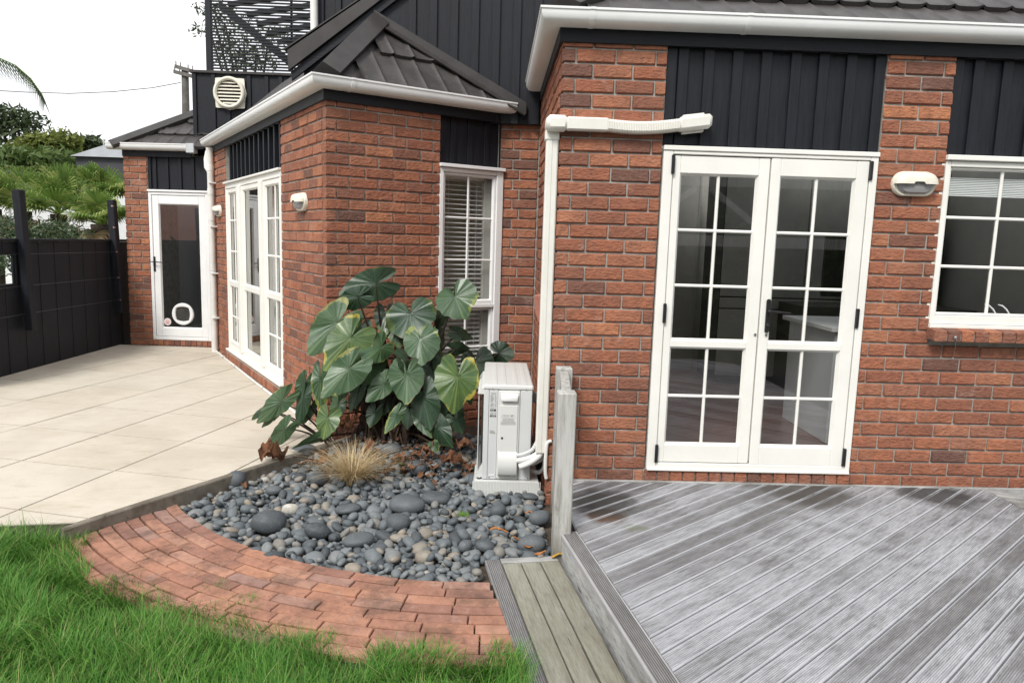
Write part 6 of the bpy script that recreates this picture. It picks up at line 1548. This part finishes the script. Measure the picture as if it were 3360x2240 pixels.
def fpalm(label, c_, size, seed, n_=15):
    t = thing('fan_palm', label, 'palm', (c_[0], c_[1], -.3), 'fan palms beyond the fence'); r = random.Random(seed)
    b = MB(); b.tube([(c_[0], c_[1], -.3), c_], [.11, .13], 9); b.build('trunk', m_bark, t, smooth=60)
    for i in range(n_):
        az = i * 2.399; el = r.uniform(.2, 1.4) if i < n_ - 2 else r.uniform(-.9, -.5)
        fan(t, c_, (math.cos(az) * math.cos(el), math.sin(az) * math.cos(el), math.sin(el)), size * r.uniform(.4, .75), size * r.uniform(.7, .95), seed * 50 + i, m_palm if i < n_ - 2 else m_palmd)
fpalm('tall bright fan palm beside the far brick corner', bg(238, 455, 9.0), .52, 1, 18)
fpalm('broad fan palm in the middle of the group beyond the fence', bg(135, 492, 8.2), .66, 2, 19)
fpalm('fan palm with brown lower fronds close to the far wire post', bg(228, 515, 8.0), .50, 3, 16)
fpalm('fan palm partly hidden behind the near wire post', bg(55, 485, 8.8), .6, 4, 17)
fpalm('small fan palm at the left edge above the fence', bg(-15, 480, 8.8), .6, 5, 16)
sh = thing('leafy_shrub', 'grey-green narrow-leaved shrub just above the black fence', 'shrub', (-7.6, 7.6, 0))
leaf_cloud('foliage', [(*bg(x_, y_, 7.4), .30, .3, .22) for x_, y_ in ((10, 525), (50, 530), (95, 535), (130, 535), (165, 540), (30, 560), (110, 560), (20, 600))], 2600, .06, blade_mat('shrub_leaf', [(0, (.05, .085, .04)), (1, (.15, .20, .11))], .25), sh, 12, aspect=.3, shell=.2)
gp = thing('agave_plant', 'spiky green plant seen through the gap in the fence', 'plant', (-6.2, 3.2, .3))
P_ = np.repeat(np.array([[-5.95, 3.25, .45]]), 40, 0) + rng.normal(0, .06, (40, 3)); V, F = blades(P_, rng.uniform(.3, .6, 40), np.full(40, .03), None, rng.uniform(.2, .8, 40), 15, 3); npmesh('blades', V, F, m_palm, gp)
leaf_cloud('foliage', [(-6.1, 3.1, 1.0, .3, .4, .3)], 500, .06, m_fol[0], gp, 16, aspect=.5, shell=.2)
# feather frond reaching in at the left
dpm = thing('feather_palm', 'feather palm frond reaching in from the left against the sky', 'palm', (-9.2, 8, 0))
sp_ = [Vector(bg(x_, y_, 7.5)) for x_, y_ in ((-60, 118), (-10, 130), (35, 150), (70, 180), (95, 215), (104, 236))]; b = MB(); b.tube(sp_, [.012, .01, .008, .006, .004, .002], 6); fr_ = b.build('frond', m_palm, dpm); V = []; F = []
for i in range(5):
    for k2 in range(6):
        q = sp_[i].lerp(sp_[i + 1], k2 / 6); tang = (sp_[i + 1] - sp_[i]).normalized()
        for sgn in (-1, 1):
            dv = (tang * .55 + Vector((.12 * sgn, .45 * sgn, -.75 - .25 * sgn))).normalized(); L_ = .46 * (1 - .5 * (i + k2 / 9) / 5); wv_ = Vector((.009, 0, .006)); o_ = len(V)
            V += [tuple(q - wv_), tuple(q + wv_), tuple(q + dv * L_ + Vector((0, 0, -.06 * L_)))]; F.append((o_, o_ + 1, o_ + 2))
b = MB(); b.add(V, F); b.build('leaflets', m_fol[0], fr_, recalc=False)
b = MB(); b.tube([(-9.4, 8, -.3), (-9.35, 7.9, 3.0), tuple(sp_[0])], [.15, .13, .02], 8); b.build('trunk', m_bark, dpm)

# ================================================================== the garden behind the viewer (seen in the glass)
gh = thing('garden_hedge', 'tall dark hedge behind the viewer, reflected in the door glass', 'hedge', (2, -9, -.3))
leaf_cloud('foliage', [(-5 + 1.1 * i, -9 + .4 * math.sin(i), .5 + 1.3 * k2 + .3 * math.sin(i * 2 + k2), 1.0, .8, .95) for i in range(14) for k2 in range(3)], 12000, .14, m_fol[1], gh, 30, shell=.6)
b = MB(); b.box(-6, 11, -10.2, -9.6, -.3, 3.6); b.build('core', m_fol[0], gh)
pg = thing('garden_pergola', 'weathered timber pergola behind the viewer, reflected in the door glass', 'pergola', (3.3, -5.6, -.1))
for x_ in (1.6, 3.4, 5.2):
    b = MB(); b.cbox(x_ - .05, x_ + .05, -5.65, -5.55, -.1, 2.5); b.build('post', m_post, pg)
b = MB(); b.cbox(1.2, 5.7, -5.70, -5.655, 2.28, 2.48); b.build('beam', m_post, pg); b = MB(); b.cbox(1.2, 5.7, -5.545, -5.5, 1.45, 1.6); b.build('rail', m_post, pg)
for i in range(7):
    b = MB(); b.cbox(1.3 + i * .7, 1.35 + i * .7, -7.2, -5.3, 2.485, 2.62); b.build('rafter', m_post, pg)
for x_, l_ in ((1.6, 3.4), (3.4, 1.6)): beam((x_, -5.6, 1.6), (x_ + (.8 if l_ > x_ else -.8), -5.6, 2.2), .1, .05, 'brace', pg, m_post)
th_ = thing('tiled_roof_house', 'neighbouring house with terracotta roof, reflected in the far door', 'house', (-10, -3, 0))
b = MB(); b.box(-14, -8.2, -6, 0, -.3, 1.05); b.build('wall', noisy('weatherboard', (.45, .46, .46), (.4, .41, .41), 3, .7, .0), th_)
b = MB(); b.add([(-8, -6.2, 1.0), (-8, .2, 1.0), (-11, .2, 2.7), (-11, -6.2, 2.7), (-14, -6.2, 1.0), (-14, .2, 1.0)], [(0, 1, 2, 3), (3, 2, 5, 4), (1, 5, 2), (0, 3, 4)]); b.build('roof', noisy('terracotta', (.33, .11, .06), (.24, .08, .05), 6, .85, .01), th_, recalc=False)
print('objects', len(bpy.data.objects), 'polys', sum(len(o.data.polygons) for o in bpy.data.objects if o.type == 'MESH'))
